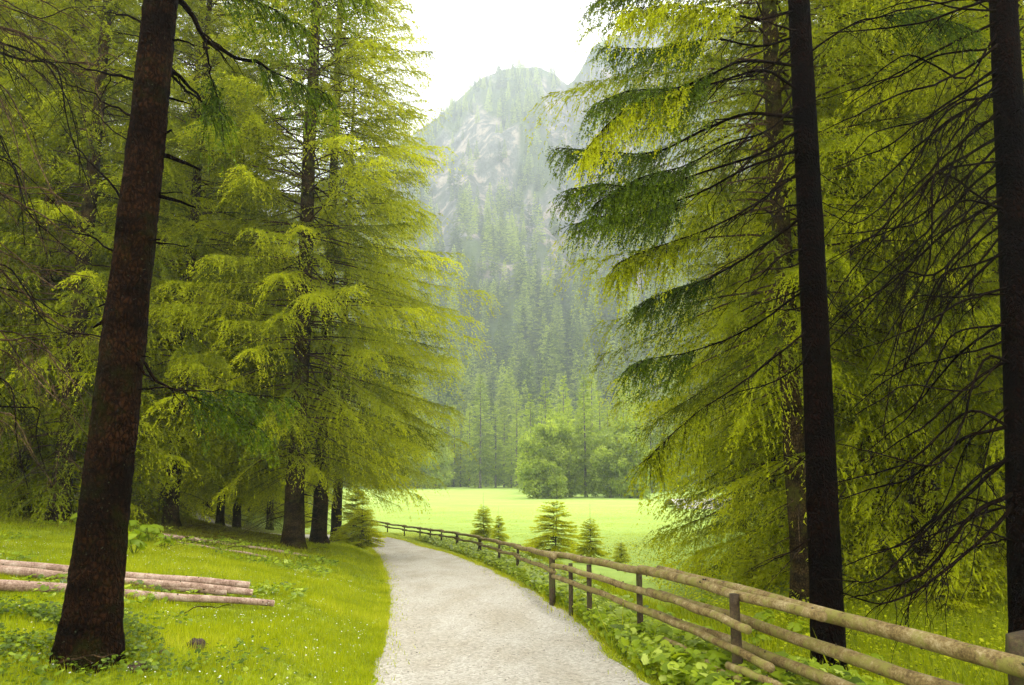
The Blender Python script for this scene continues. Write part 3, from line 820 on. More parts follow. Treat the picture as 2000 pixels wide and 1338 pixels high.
def dead_branch(tb, P, r0, r, depth=2, dens=5.0, droop=0.6, sub=0.35, rt=0.003):
    tb.add(P, [r0, rt], 6 if r0 > 0.012 else 4, cap=False, rough=0.12)
    if depth <= 0: return
    L = np.linalg.norm(np.diff(P, axis=0), axis=1).sum()
    n = max(1, int(L * dens))
    for k in range(n):
        s = 0.15 + 0.83 * r.random()
        f = s * (len(P) - 1); i0 = min(int(f), len(P) - 2); fr = f - i0
        b = P[i0] * (1 - fr) + P[i0 + 1] * fr
        T = P[i0 + 1] - P[i0]; T = T / (np.linalg.norm(T) + 1e-9)
        sd = np.cross(T, [0, 0, 1]); sd /= np.linalg.norm(sd) + 1e-9
        sg = 1 if r.random() < 0.5 else -1
        d = T * (0.5 + 0.5 * r.random()) + sd * sg * (0.25 + 0.8 * r.random()) + np.array([0, 0, -droop * (0.2 + 1.1 * r.random())])
        d /= np.linalg.norm(d)
        l = sub * L * (1.1 - s) * (0.4 + 1.1 * r.random()) + 0.06
        q = wander(b, b + d * l + np.array([0, 0, -droop * 0.3 * l]), 7, 0.08, 0.09, r)
        dead_branch(tb, q, max(r0 * (1 - 0.7 * s) * 0.5, 0.0028), r, depth - 1, dens * 1.1, droop, sub * 0.9, 0.0018)

def needle_branch(P, L0, r, s_from=0.35, per_m=46, hang=1.1, tone=0.4, blen=0.055, bwid=0.017, sp=0.014, bmax=0.55):
    """hanging leafy sprays along the outer part of a near branch"""
    seg = np.linalg.norm(np.diff(P, axis=0), axis=1); L = seg.sum(); cs = np.r_[0, np.cumsum(seg)] / L
    n = int(L * (1 - s_from) * per_m)
    s = s_from + (1 - s_from) * r.rand(n)
    B = np.stack([np.interp(s, cs, P[:, k]) for k in range(3)], 1)
    T = np.stack([np.interp(np.minimum(s + .05, 1.0), cs, P[:, k]) - np.interp(s - 0.05, cs, P[:, k]) for k in range(3)], 1)
    T /= np.linalg.norm(T, axis=1)[:, None] + 1e-9
    sd = np.cross(T, [0, 0, 1.0]); sd /= np.linalg.norm(sd, axis=1)[:, None] + 1e-9
    sg = np.where(r.rand(n) < 0.5, 1, -1)
    D = T * (0.7 + 0.3 * r.rand(n))[:, None] + sd * (sg * (0.3 + 0.7 * r.rand(n)))[:, None] + np.array([0, 0, 1.0]) * (0.1 - 0.7 * r.rand(n))[:, None]
    D /= np.linalg.norm(D, axis=1)[:, None]
    bl = np.clip(bmax * (1.15 - s) ** 0.5 * (0.4 + 0.8 * r.rand(n)), 0.08, bmax)
    hg = hang * (0.4 + r.rand(n))
    # second level twigs
    m = np.maximum(2, (bl / 0.055).astype(int)); idx = np.repeat(np.arange(n), m); q = r.rand(len(idx))
    Pt = B[idx] + D[idx] * (bl[idx] * q)[:, None]; Pt[:, 2] -= hg[idx] * bl[idx] * q * q
    Tt = D[idx].copy(); Tt[:, 2] -= 2 * hg[idx] * q; Tt /= np.linalg.norm(Tt, axis=1)[:, None]
    Dt = Tt + r.normal(size=Tt.shape) * 0.45; Dt[:, 2] -= 0.15; Dt /= np.linalg.norm(Dt, axis=1)[:, None]
    lt = 0.07 + 0.11 * r.rand(len(idx)) * (1 - 0.3 * q)
    tn = tone + 0.25 * (q - 0.4) + 0.08 * r.normal(size=len(idx)) + 0.2 * (s[idx] - 0.7)
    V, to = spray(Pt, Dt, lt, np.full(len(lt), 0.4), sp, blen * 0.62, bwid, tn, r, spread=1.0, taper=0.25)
    wood = (B, D, bl, hg)
    return V, to, wood

def leafy_branch(parent, P, r0, seed, name='branch', mat_n=None, mat_t=None, **kw):
    """one living branch: wood (part) with its needles (sub-part)"""
    r = np.random.RandomState(seed); rr = random.Random(seed)
    tb = Tubes(); dead_branch(tb, P, r0, rr, depth=1, dens=7, droop=0.5, sub=0.22)
    V, to, (B, D, bl, hg) = needle_branch(P, None, r, **kw)
    qs = np.linspace(0, 1, 4)
    for k in range(0, len(B), 2):
        q = B[k] + D[k] * (bl[k] * qs)[:, None]; q[:, 2] -= hg[k] * bl[k] * qs ** 2
        tb.add(q, [0.0035, 0.0015], 3, cap=False)
    b = tb.build(name, mat_t or M['twig'], parent)
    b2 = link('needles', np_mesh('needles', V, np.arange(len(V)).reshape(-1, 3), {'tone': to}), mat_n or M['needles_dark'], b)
    return b

# L: big dark trunk on the grass bank
bL = hit(169, 1288); bL[2] -= 0.03
tL = at(305, 0, bL[1] - 0.1); tL2 = bL + (tL - bL) * 1.9
tr, bas, vL = hero_trunk('spruce_tree', bL, tL2, 0.222, 0.10, M['bark'], 'massive leaning spruce with rough dark bark standing in front of the near log pile',
    flare=0.42, fl=0.40, rgh=0.16, seg=230, knots=[(1.2, -0.2, 0.03), (2.1, -0.9, 0.04), (3.0, -1.4, 0.035), (3.8, -0.3, 0.04), (4.6, -1.2, 0.03), (1.7, -2.0, 0.03), (0.75, -1.5, 0.025)])
dL = bL[1]
def loc_(p, base): return np.array(p) - base
rr = random.Random(5)
rad_at = lambda py: 0.0
# broken stubs on the right side: photo start and end points
for k, (a, b, r0, dd) in enumerate([((318, 300), (390, 331), 0.020, 0.1), ((306, 376), (383, 406), 0.018, 0.1), ((308, 382), (356, 376), 0.008, 0), ((298, 476), (366, 482), 0.008, -0.1),
        ((292, 474), (312, 470), 0.014, -0.2), ((328, 190), (374, 204), 0.011, 0.1), ((318, 273), (336, 254), 0.016, 0), ((334, 72), (380, 90), 0.012, -0.1),
        ((262, 700), (300, 745), 0.016, -0.1), ((270, 762), (300, 762), 0.008, 0), ((270, 690), (296, 700), 0.007, 0), ((330, 128), (392, 194), 0.018, 0.3), ((190, 628), (182, 640), 0.015, 0), ((205, 590), (190, 600), 0.012, 0)]):
    Yt = dL - 0.05
    P = wander(loc_(at(a[0] - (14 if b[0] > a[0] else -14), a[1], Yt), bas), loc_(at(b[0], b[1], Yt + dd), bas), 8, 0.03, 0.05, rr)
    tb = Tubes(); dead_branch(tb, P, r0 * 1.45, rr, depth=1 if k in (6, 8, 11) else 0, dens=6, sub=0.4, rt=r0 * 0.5); 
    tb.build('branch_stub', M['bark_black'], tr)
# left side thin dead twigs
for k, (a, b, r0) in enumerate([((262, 45), (190, 18), 0.013), ((250, 158), (85, 118), 0.016), ((244, 228), (95, 150), 0.013), ((236, 275), (140, 190), 0.008), ((222, 392), (120, 240), 0.013), ((205, 490), (60, 420), 0.010), ((222, 365), (195, 362), 0.006), ((190, 660), (95, 650), 0.008), ((262, 75), (218, 70), 0.008)]):
    P = wander(loc_(at(a[0] + 16, a[1], dL), bas), loc_(at(b[0], b[1], dL + 0.2), bas), 12, 0.04, 0.05, rr)
    tb = Tubes(); dead_branch(tb, P, r0, rr, depth=1, dens=3, sub=0.3); tb.build('dead_branch', M['twig'], tr)
# leafy boughs hanging from the upper right
for k, (pts, r0, sf, tn) in enumerate([([(335, -10), (372, 30), (398, 82), (470, 112), (560, 150), (640, 185)], 0.030, 0.52, 0.42), ([(345, -60), (430, -20), (520, 10), (600, 60)], 0.028, 0.35, 0.45),
        ([(398, 82), (412, 130), (420, 200)], 0.016, 0.55, 0.35), ([(330, 130), (350, 165), (392, 195), (440, 225)], 0.018, 0.6, 0.4), ([(350, -120), (470, -110), (600, -60), (720, 0)], 0.03, 0.3, 0.5),
        ([(270, 700), (300, 742), (370, 770), (450, 800), (520, 850)], 0.016, 0.35, 0.35), ([(272, 760), (340, 762), (440, 765), (560, 775)], 0.009, 0.4, 0.35)]):
    W = np.array([loc_(at(px, py, dL + 0.15 * i_), bas) for i_, (px, py) in enumerate(pts)])
    W = resample(W, 18); W[1:-1] += np.random.RandomState(k).normal(size=(16, 3)) * 0.015
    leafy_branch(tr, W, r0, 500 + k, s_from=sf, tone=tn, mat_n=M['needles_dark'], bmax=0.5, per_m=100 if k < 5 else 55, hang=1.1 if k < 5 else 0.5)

# R: slim near-black trunk behind the fence
bR = np.array(at(1619, 1322, 9.3)); bR[2] = g1(bR[0], bR[1]) - 0.02
tR = at(1553, -4, 9.35); tR2 = bR + (tR - bR) * 1.5
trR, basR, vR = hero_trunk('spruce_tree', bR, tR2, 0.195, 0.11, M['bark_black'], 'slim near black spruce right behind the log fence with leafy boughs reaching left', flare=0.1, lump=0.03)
rr = random.Random(11)
def trunk_px(py):  # column of the trunk centre at a photo row
    return np.interp(py, [0, 1322], [1553, 1619])
boughs = [ # start row, then way points, radius, needles from, tone
 (20, [(1480, 40), (1380, 20), (1290, 15), (1215, 30)], 0.022, 0.35, 0.5),
 (-60, [(1440, -70), (1320, -50), (1230, -30), (1150, 10)], 0.028, 0.3, 0.45),
 (130, [(1450, 115), (1330, 170), (1230, 172), (1160, 200)], 0.024, 0.42, 0.55),
 (70, [(1480, 95), (1400, 70), (1300, 95), (1190, 90)], 0.018, 0.45, 0.55),
 (180, [(1500, 130), (1390, 160), (1280, 180), (1200, 220), (1140, 290)], 0.020, 0.48, 0.5),
 (230, [(1450, 215), (1360, 260), (1270, 300), (1180, 290), (1085, 285)], 0.026, 0.5, 0.42),
 (250, [(1490, 300), (1390, 330), (1270, 370), (1170, 360), (1110, 370)], 0.022, 0.5, 0.40),
 (290, [(1460, 330), (1370, 380), (1260, 420), (1180, 420), (1130, 440)], 0.020, 0.5, 0.35),
 (330, [(1480, 400), (1380, 450), (1290, 480), (1230, 500), (1200, 520)], 0.018, 0.55, 0.32),
 (420, [(1490, 480), (1400, 540), (1330, 560), (1270, 580), (1240, 600)], 0.020, 0.5, 0.30),
 (200, [(1500, 260), (1430, 270), (1340, 320), (1240, 340), (1160, 390)], 0.016, 0.55, 0.45),
 (560, [(1500, 620), (1430, 660), (1340, 690), (1270, 700), (1225, 720)], 0.016, 0.6, 0.45),
 (640, [(1510, 700), (1450, 750), (1370, 800), (1300, 860), (1260, 900)], 0.015, 0.6, 0.30),
 (-120, [(1470, -140), (1350, -110), (1250, -60), (1170, -20)], 0.028, 0.3, 0.5),
 (120, [(1680, 40), (1800, 20), (1900, 60)], 0.016, 0.5, 0.5),
]
for k, (sy, way, r0, sf, tn) in enumerate(boughs):
    tp = 9.3
    pts = [(trunk_px(sy), sy)] + way
    dy = [0, -0.25, -0.1, 0.2, 0.3, 0.4]
    sg = 1 if k % 2 else -1
    W = np.array([loc_(at(px, py, tp + sg * 0.35 * i_ * 0.6), basR) for i_, (px, py) in enumerate(pts)])
    W = smooth_poly(resample(W, 22), 2); W[1:] += np.cumsum(np.random.RandomState(k + 40).normal(size=(21, 3)), axis=0) * 0.006
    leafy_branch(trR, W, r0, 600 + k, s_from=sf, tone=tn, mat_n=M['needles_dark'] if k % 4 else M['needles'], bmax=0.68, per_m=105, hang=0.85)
for k, (sy, e, r0) in enumerate([(340, (1455, 352), .016), (395, (1450, 420), .018), (430, (1475, 352), .012), (510, (1455, 530), .014), (600, (1480, 605), .014), (700, (1380, 780), .012), (60, (1450, 30), .016), (150, (1640, 60), .010), (300, (1660, 380), .009), (370, (1740, 420), .009), (520, (1735, 700), .010), (620, (1700, 640), .008), (865, (1500, 935), .010), (900, (1530, 890), .009), (1040, (1470, 1115), .014), (1000, (1580, 1000), .008), (560, (1460, 590), .012), (480, (1380, 600), .016), (780, (1530, 850), .008), (240, (1470, 350), .014), (90, (1380, 170), .016), (290, (1400, 450), .014)]):
    P = wander(loc_(at(trunk_px(sy), sy, 9.3), basR), loc_(at(e[0], e[1], 9.3 + rr.uniform(-.5, .3)), basR), 14, -0.05, 0.05, rr)
    tb = Tubes(); dead_branch(tb, P, r0, rr, depth=1 if k % 3 else 2, dens=3.5, droop=0.5, sub=0.35); tb.build('dead_branch', M['twig'], trR)

# RR: rightmost trunk with long bare branches sweeping down to the left
bQ = np.array(at(2003, 1240, 8.6)); bQ[2] = g1(bQ[0], bQ[1]) - 0.02
tQ = at(1952, -4, 8.65); tQ2 = bQ + (tQ - bQ) * 1.45
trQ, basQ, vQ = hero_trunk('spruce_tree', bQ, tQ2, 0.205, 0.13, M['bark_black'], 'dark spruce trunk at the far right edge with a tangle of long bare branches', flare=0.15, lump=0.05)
rr = random.Random(23)
def tq(py): return np.interp(py, [0, 1240], [1952, 2000])
for k, (sy, way, r0) in enumerate([
 (-10, [(1850, 30), (1740, 50), (1620, 60)], .015), (40, [(1850, 90), (1740, 150), (1650, 210)], .016), (80, [(1860, 150), (1740, 190), (1600, 260)], .015),
 (130, [(1850, 200), (1720, 290), (1620, 330)], .016), (170, [(1840, 240), (1740, 330), (1640, 420), (1600, 470)], .017), (210, [(1850, 300), (1760, 400), (1680, 500)], .016),
 (260, [(1830, 330), (1700, 460), (1600, 520)], .018), (300, [(1860, 400), (1780, 520), (1700, 640)], .016), (380, [(1830, 470), (1740, 560), (1640, 620), (1590, 700)], .018),
 (430, [(1850, 530), (1790, 650), (1760, 760)], .014), (480, [(1870, 570), (1800, 680), (1690, 760)], .017), (560, [(1880, 590), (1790, 640), (1670, 690)], .014),
 (620, [(1870, 690), (1790, 790), (1700, 840)], .015), (700, [(1900, 740), (1800, 830), (1680, 900)], .016), (830, [(1900, 850), (1800, 930), (1650, 980)], .020),
 (880, [(1880, 980), (1760, 1060), (1650, 1100)], .020), (960, [(1900, 1000), (1820, 1110), (1720, 1150), (1650, 1165)], .022), (990, [(1910, 1000), (1820, 1035), (1700, 1080)], .014),
 (1050, [(1920, 1070), (1860, 1090)], .010), (20, [(1870, 20), (1800, 5), (1700, 40)], .012), (340, [(1880, 420), (1800, 480), (1720, 540)], .012), (780, [(1890, 860), (1860, 980), (1800, 1060)], .012), (660, [(1850, 700), (1760, 720), (1660, 800)], .012), (100, [(1990, 60), (2030, 20)], .014), (230, [(2010, 200), (2040, 260)], .012),
 (150, [(1870, 260), (1830, 330), (1820, 420)], .012), (410, [(1880, 380), (1790, 470), (1690, 560), (1620, 640)], .013)]):
  for dup in range(2):
    pts = [(tq(sy), sy + dup * 14)] + [(a_ + dup * rr.uniform(-60, 60), b_ + dup * rr.uniform(-70, 90)) for a_, b_ in way]
    r0 = r0 * (0.8 if dup else 1)
    dv = rr.uniform(-1.2, 0.6)
    W = np.array([loc_(at(px, py, 8.6 + dv * i_ / len(pts)), basQ) for i_, (px, py) in enumerate(pts)])
    W = smooth_poly(resample(W, 20), 2); W[1:] += np.cumsum(np.random.RandomState(k + 70 + dup * 50).normal(size=(19, 3)), axis=0) * 0.008
    tb = Tubes(); dead_branch(tb, W, r0 * 1.25, rr, depth=2, dens=3.6, droop=0.75, sub=0.32, rt=0.005); tb.build('dead_branch', M['twig'], trQ)

# off-frame spruce on the left whose bare brown branches reach in
bO = np.array([-7.6, 9.2, 0.0]); bO[2] = g1(bO[0], bO[1]) - 0.05
trO, basO, vO = hero_trunk('spruce_tree', bO, bO + np.array([0.1, 0, 11]), 0.22, 0.10, M['bark_mid'], 'spruce just outside the left edge whose thin bare brown branches hang into view')
rr = random.Random(31)
for k, (pts, r0) in enumerate([([(-120, 60), (20, 90), (70, 115), (100, 150), (150, 260), (150, 360)], .020), ([(-120, 20), (40, 60), (120, 130), (160, 118), (230, 150)], .014), ([(-150, 100), (0, 180), (30, 250), (60, 400)], .014),
        ([(-150, 280), (0, 300), (50, 340), (140, 440)], .012), ([(-150, 330), (0, 375), (70, 410), (190, 488)], .018), ([(-140, 400), (0, 470), (60, 520), (110, 560)], .012),
        ([(-140, 520), (0, 560), (60, 575), (130, 620)], .015), ([(-130, 480), (0, 520), (80, 600), (150, 650)], .014), ([(-140, 600), (0, 640), (40, 700), (100, 760), (150, 800)], .014),
        ([(-140, 680), (0, 735), (30, 760), (28, 870), (50, 950)], .014), ([(-140, 790), (0, 820), (50, 860), (80, 910)], .010), ([(-150, -40), (30, 20), (120, 60), (170, 130), (190, 260)], .013),
        ([(-150, 180), (0, 260), (40, 370), (50, 480)], .012), ([(-140, 640), (20, 690), (90, 740), (180, 860)], .010), ([(-100, -60), (40, -20), (160, 40), (180, 60)], .012)]):
  for dup in range(2):
    if dup: pts = [pts[0]] + [(a_ + rr.uniform(-30, 70), b_ + rr.uniform(-60, 70)) for a_, b_ in pts[1:]]
    dv = rr.uniform(-0.8, 0.8)
    W = np.array([loc_(at(px, py, 9.2 + dv * i_ / len(pts)), basO) for i_, (px, py) in enumerate(pts)])
    W = smooth_poly(resample(W, 24), 2); W[1:] += np.cumsum(np.random.RandomState(k + 90 + dup * 40).normal(size=(23, 3)), axis=0) * 0.006
    tb = Tubes(); dead_branch(tb, W, r0 * 1.1, rr, depth=2, dens=4.2, droop=0.6, sub=0.34, rt=0.005); tb.build('dead_branch', M['twig_brown'] if k % 3 else M['twig'], trO)

# ------------------------------------------------------------------ young spruces
YS = [mset(spruce_meshes(401 + k, 2.0, 0.85, 0.05, per_m=34, sp=0.022, blen=0.085, bwid=0.020, r0=0.022, whorl=0.07, nbr=6, hang=0.15, bark_dead=False, trunk_sides=6, tip=0.36, s0=0.08, pw=1.0, jit=4.0), mid_mats) for k in range(2)]
def young(px, py, ph, var, label, wide=1.0):
    wide *= 1.05; ph = ph * 0.9
    h = hit(px, py); ti[0] += 1
    H = ph / F * h[1]
    o = make_spruce('young_spruce', (h[0], h[1], h[2] - 0.03), ti[0] * 1.3, YS[var], None, label, 'young spruces between fence and meadow', H / 2.0)
    o.scale = (H / 2.0 * wide, H / 2.0 * wide, H / 2.0)
    return o
young(1082, 1088, 122, 0, 'fullest young spruce right behind the fence in front of the meadow', 1.25)
young(944, 1056, 78, 1, 'slim young spruce behind the far part of the fence', 0.9)
young(975, 1060, 60, 0, 'thin young spruce between two others behind the fence', 0.8)
young(1153, 1095, 92, 1, 'medium young spruce just right of the fullest one', 0.95)
young(1213, 1098, 44, 0, 'low bushy young spruce beside the log fence', 1.2)
young(692, 1064, 120, 0, 'dark bushy young spruce squeezed between the trio of trunks and the track', 0.9)
young(706, 1068, 90, 1, 'low young spruce at the edge of the track beside the trio', 1.3)
for k, (px, py, ph) in enumerate([(1370, 1128, 50), (1470, 1150, 100), (1530, 1130, 130), (1700, 1180, 130), (1760, 1150, 150), (1850, 1200, 140), (1920, 1170, 170), (1800, 1110, 110), (1590, 1110, 100)]):
    young(px, py, ph, k % 2, 'low yellow green young spruce in the undergrowth behind the near fence', 1.3)
for k, (px, py, ph) in enumerate([(268, 990, 120), (330, 1000, 80), (400, 985, 90), (60, 960, 100), (520, 1005, 70), (545, 1000, 55), (430, 1000, 50), (500, 990, 80), (30, 990, 70), (360, 1010, 50), (590, 1030, 60), (565, 1010, 90)]):
    young(px, py, ph, k % 2, 'low young spruce on the shaded floor of the left forest', 1.1)

# ------------------------------------------------------------------ log fence
fn = empty('log_fence', (0.7, 13.3, g1(0.7, 13.3)))
tag(fn, 'rustic fence of round weathered rails and dark posts along the gravel track', 'fence')
fb = np.array(fn.location)
def fz(x, y): return g1(x, y)
rr = random.Random(3)
def post(x, y, top, r=0.055, lean=0.0, face=None):
    z0 = fz(x, y)
    tb = Tubes()
    P = np.array([[x, y, z0 - 0.2], [x + lean * 0.3, y, z0 + top * 0.35], [x + lean * 0.6, y, z0 + top * 0.7], [x + lean, y, z0 + top]]) - fb
    tb.add(np.stack([np.interp(np.linspace(0, 3, 9), [0, 1, 2, 3], P[:, c_]) for c_ in range(3)], 1), [r * 1.05, r * 0.95], 12, rough=0.05)
    return tb.build('post', M['post'], fn)
def rail(p0, p1, r0, r1, bendv=0.02, mat='rail'):
    n = max(8, int(np.linalg.norm(np.array(p1) - np.array(p0)) / 0.16))
    t = np.linspace(0, 1, n)
    P = np.array(p0)[None] * (1 - t)[:, None] + np.array(p1)[None] * t[:, None]
    sd = rr.randint(0, 9999); q = np.random.RandomState(sd)
    P[:, 2] += 0.6 * bendv * np.sin(t * math.pi * q.uniform(1, 2.2)) + 0.006 * np.sin(t * 17 + q.rand() * 6)
    P[:, 0] += 0.008 * np.sin(t * 11 + q.rand() * 6)
    tb = Tubes()
    r0 *= 0.9; r1 *= 0.9
    rad = np.interp(t, [0, 1], [r0, r1]) * (1 + 0.07 * (vnoise(t * n * 0.5, t * 0, sd) - 0.5) * 2)
    tb.add(P - fb, rad, 16, rough=0.035)
    o = tb.build('rail', M[mat], fn)
    # knots and twig snags
    kb = Tubes()
    for _ in range(int(n * 0.35)):
        f = q.randint(1, n - 1); a = q.rand() * 6.28
        T = P[f + (1 if f < n - 1 else 0)] - P[f - 1]; T /= np.linalg.norm(T)
        A = np.cross(T, [0, 0, 1]); A /= np.linalg.norm(A); B = np.cross(A, T)
        d = A * math.cos(a) + B * math.sin(a)
        b0 = P[f] - fb + d * rad[f] * 0.7
        kb.add(np.array([b0, b0 + d * (rad[f] * 0.42 + 0.012 * q.rand())]), [0.014, 0.008], 5)
    if kb.n: link('knots', kb.mesh('knots'), M['post'], o)
    return o
def RZ(px, py, Y): return at(px, py, Y)
# posts
pts_near = []
for (px, pt, Y, top, r) in [(1248, 1119, 10.36, 0, 0.040), (1434, 1160, 7.84, 0, 0.052)]:
    p = RZ(px, pt, Y); post(p[0], p[1], p[2] - fz(p[0], p[1]), r)
p = RZ(1078, 1080, 14.1); post(p[0], p[1], p[2] - fz(p[0], p[1]), 0.055)
p = RZ(1149, 1100, 11.9); post(p[0] + .02, p[1] + 0.12, p[2] - fz(p[0], p[1]) - 0.03, 0.04)
p = RZ(1113, 1094, 12.6); post(p[0] + .02, p[1] + 0.14, p[2] - fz(p[0], p[1]) - 0.06, 0.035)
# square near post at the right edge
sqx = RZ(1992, 1237, 5.55); zb_ = fz(sqx[0], sqx[1])
hw = 0.085
Vb = []; nl = 8
for k in range(nl + 1):
    z = zb_ - 0.2 + (sqx[2] - zb_ + 0.2) * k / nl
    s_ = hw * (1 + 0.03 * math.sin(k * 2.1)) * (0.9 if k == nl else 1)
    for (a, b) in ((-1, -1), (1, -1), (1, 1), (-1, 1)): Vb.append([sqx[0] + a * s_ * 0.9 + b * s_ * 0.3, sqx[1] + b * s_ * 0.9 - a * s_ * 0.3, z + (0.02 * a if k == nl else 0)])
Vb = np.array(Vb) - fb
Fb = [[k * 4 + i, k * 4 + (i + 1) % 4, k * 4 + 4 + (i + 1) % 4, k * 4 + 4 + i] for k in range(nl) for i in range(4)] + [[nl * 4 + i for i in range(4)]]
sp_ = link('post', np_mesh('post', Vb, np.array(Fb), None, False), M['post'], fn); sp_['label'] = 'thick squared post at the right edge'
# near rails: photo end points with distances along the fence line
def fd(px):   # distance of the fence line at a photo column
    return float(np.interp(px, [a_ for a_, b_, c_ in FAR_POSTS[::-1]] + [1078, 1149, 1248, 1432, 1620, 2000, 2300], [p_[1] for p_ in _fp[::-1]] + [13.7, 12.1, 10.2, 7.65, 6.7, 5.35, 4.3]))
def prail(a, b, r0, r1, off=0.0, **k):
    A = RZ(a[0], a[1], fd(a[0]) + off); B = RZ(b[0], b[1], fd(b[0]) + off)
    return rail(A, B, r0, r1, **k)
# three rails between the thick end post and the near post, running on past it
prail((1068, 1081), (1292, 1120), 0.062, 0.055, -0.08)
prail((1252, 1112), (1608, 1203), 0.060, 0.048, -0.08)
prail((1080, 1104), (1302, 1167), 0.048, 0.050, -0.10)
prail((1268, 1156), (1462, 1229), 0.050, 0.046, -0.10)
prail((1080, 1125), (1302, 1210), 0.042, 0.048, -0.10)
prail((1270, 1196), (1506, 1303), 0.048, 0.044, -0.11)
prail((1286, 1112), (2120, 1332), 0.050, 0.080, 0.08)
prail((1288, 1160), (1920, 1366), 0.046, 0.072, 0.08)
prail((1288, 1201), (1780, 1392), 0.044, 0.066, 0.06)
prail((1298, 1249), (1446, 1330), 0.038, 0.042, -0.16)
prail((1420, 1300), (1560, 1358), 0.042, 0.038, -0.16)
# far run
far_posts = [(a_, b_) for a_, b_, c_ in FAR_POSTS]
prev = (1078, 1084)
for k, (px, py) in enumerate(far_posts):
    Yp = fd(px); p = RZ(px, py, Yp)
    post(p[0], p[1] + 0.08, p[2] - fz(p[0], p[1]), 0.065 if px in (937, 893) else 0.038, lean=rr.uniform(-.04, .04))
    ov = 4
    prail((prev[0] + ov, prev[1] + 3), (px - ov, py + 3), 0.062, 0.055, -0.05)
    d0 = 0.29 * F / fd(prev[0]); d1 = 0.29 * F / Yp
    prail((prev[0] + ov, prev[1] + d0 + 1), (px - ov, py + d1 + 1), 0.045, 0.045, -0.05)
    prev = (px, py)

# ------------------------------------------------------------------ logs
def ground_log(a, b, r0, r1, label, z_up=0.0, group='felled poles on the grass', name='felled_log', mat='log', n=30):
    A = hit(*a); B = hit(*b)
    t = np.linspace(0, 1, n)
    P = A[None] * (1 - t)[:, None] + B[None] * t[:, None]
    r0 *= 0.76; r1 *= 0.80
    rr0 = np.interp(t, [0, 1], [r0, r1])
    # straight pole resting on the highest ground under it
    zz = g(P[:, 0], P[:, 1]) + rr0
    k = np.polyfit(t, zz, 1); zl = np.polyval(k, t); zl += max(0, (zz - zl).max()) * 0.5 + z_up
    q = np.random.RandomState(int(abs(a[0]) * 7 + b[1]))
    P[:, 2] = zl; P[:, 0] += 0.01 * np.sin(t * 9 + q.rand() * 6); P[:, 2] += 0.008 * np.sin(t * 13 + q.rand() * 6)
    o = empty(name, P[n // 2] * [1, 1, 1]); tag(o, label, 'log', group); base = np.array(o.location)
    tb = Tubes(); tb.add(P - base, rr0 * (1 + 0.03 * q.normal(size=n)), 18, cap=False, rough=0.02); tb.build('log_bark', M[mat], o)
    T = (P[-1] - P[-2]); T /= np.linalg.norm(T)
    for e, sgn in ((P[-1], 1), (P[0], -1)):
        rad = (r1 if sgn > 0 else r0)
        c = Tubes(); c.add(np.array([e - sgn * T * 0.03, e + sgn * T * 0.006]) - base, [rad * 0.985, rad * 0.97], 18); c.build('cut_end', M['endgrain'], o)
    kb = Tubes()
    for _ in range(16):
        f = q.randint(1, n - 1); an = q.uniform(-0.6, 2.6); A_ = np.cross(T, [0, 0, 1]); A_ /= np.linalg.norm(A_); B_ = np.array([0, 0, 1.0])
        d = A_ * math.cos(an) + B_ * math.sin(an); b0 = P[f] - base + d * rr0[f] * 0.8
        kb.add(np.array([b0, b0 + d * (rr0[f] * 0.25 + 0.008)]), [0.012, 0.007], 5)
    link('knots', kb.mesh('knots'), M['post'], o)
    return o
ground_log((-260, 1108), (485, 1174), 0.085, 0.060, 'debarked pole lying furthest back in the near log pile, darker bark at its left end', z_up=0.04)
ground_log((-260, 1128), (492, 1182), 0.085, 0.055, 'smooth pale pole in the middle of the near log pile', z_up=0.03)
ground_log((-260, 1151), (532, 1192), 0.10, 0.050, 'longest pole of the near log pile, lying at its front', z_up=0.0)
ground_log((-260, 1124), (440, 1178), 0.075, 0.06, 'pole wedged low between the back and middle poles of the near log pile', z_up=-0.02)
ground_log((320, 1056), (600, 1092), 0.055, 0.035, 'thin pole at the front of the further pole bundle', mat='log')
ground_log((312, 1050), (590, 1088), 0.05, 0.035, 'thin pole at the back of the further pole bundle below the trio of spruces', mat='log')
ground_log((345, 1064), (520, 1090), 0.045, 0.03, 'short thin pole half sunk in grass beside the further bundle', z_up=-0.01)
# brown root clump and small lumps in the grass
def clump(px, py, s, label, seed):
    h = hit(px, py); q = np.random.RandomState(seed)
    o = empty('soil_clump', h); tag(o, label, 'soil clump', 'dark clumps in the left grass')
    n1, n2 = 14, 18
    th, ph = np.meshgrid(np.linspace(0.02, math.pi - 0.02, n1), np.linspace(0, 2 * math.pi, n2, endpoint=False), indexing='ij')
    r_ = s * (0.6 + 0.8 * fbm(np.cos(ph) * np.sin(th) * 2 + 5, np.sin(ph) * np.sin(th) * 2 + np.cos(th) * 2, seed, 4))
    V = np.stack([r_ * np.sin(th) * np.cos(ph), r_ * np.sin(th) * np.sin(ph), r_ * np.cos(th) * 0.8 + s * 0.3], -1).reshape(-1, 3)
    i, j = np.meshgrid(np.arange(n2), np.arange(n1 - 1)); a_ = (j * n2 + i).ravel(); b_ = (j * n2 + (i + 1) % n2).ravel()
    link('lump', np_mesh('lump', V, np.stack([a_, a_ + n2, b_ + n2, b_], 1)), M['soil'], o)
    tb = Tubes()
    for _ in range(9):
        d = q.normal(size=3); d[2] = abs(d[2]); d /= np.linalg.norm(d)
        tb.add(wander(d * s * 0.6, d * s * 1.5 + [0, 0, -0.2 * s], 5, 0.1, 0.2, random), [s * 0.08, s * 0.02], 4)
    link('roots', tb.mesh('roots'), M['soil'], o)
clump(383, 1268, 0.085, 'dark upturned root clump sticking up in the grass right of the massive trunk', 1)
clump(318, 1281, 0.05, 'small brown clump in the grass left of the upturned root clump', 2)
clump(268, 1312, 0.08, 'dark clump at the foot of the massive trunk', 3)
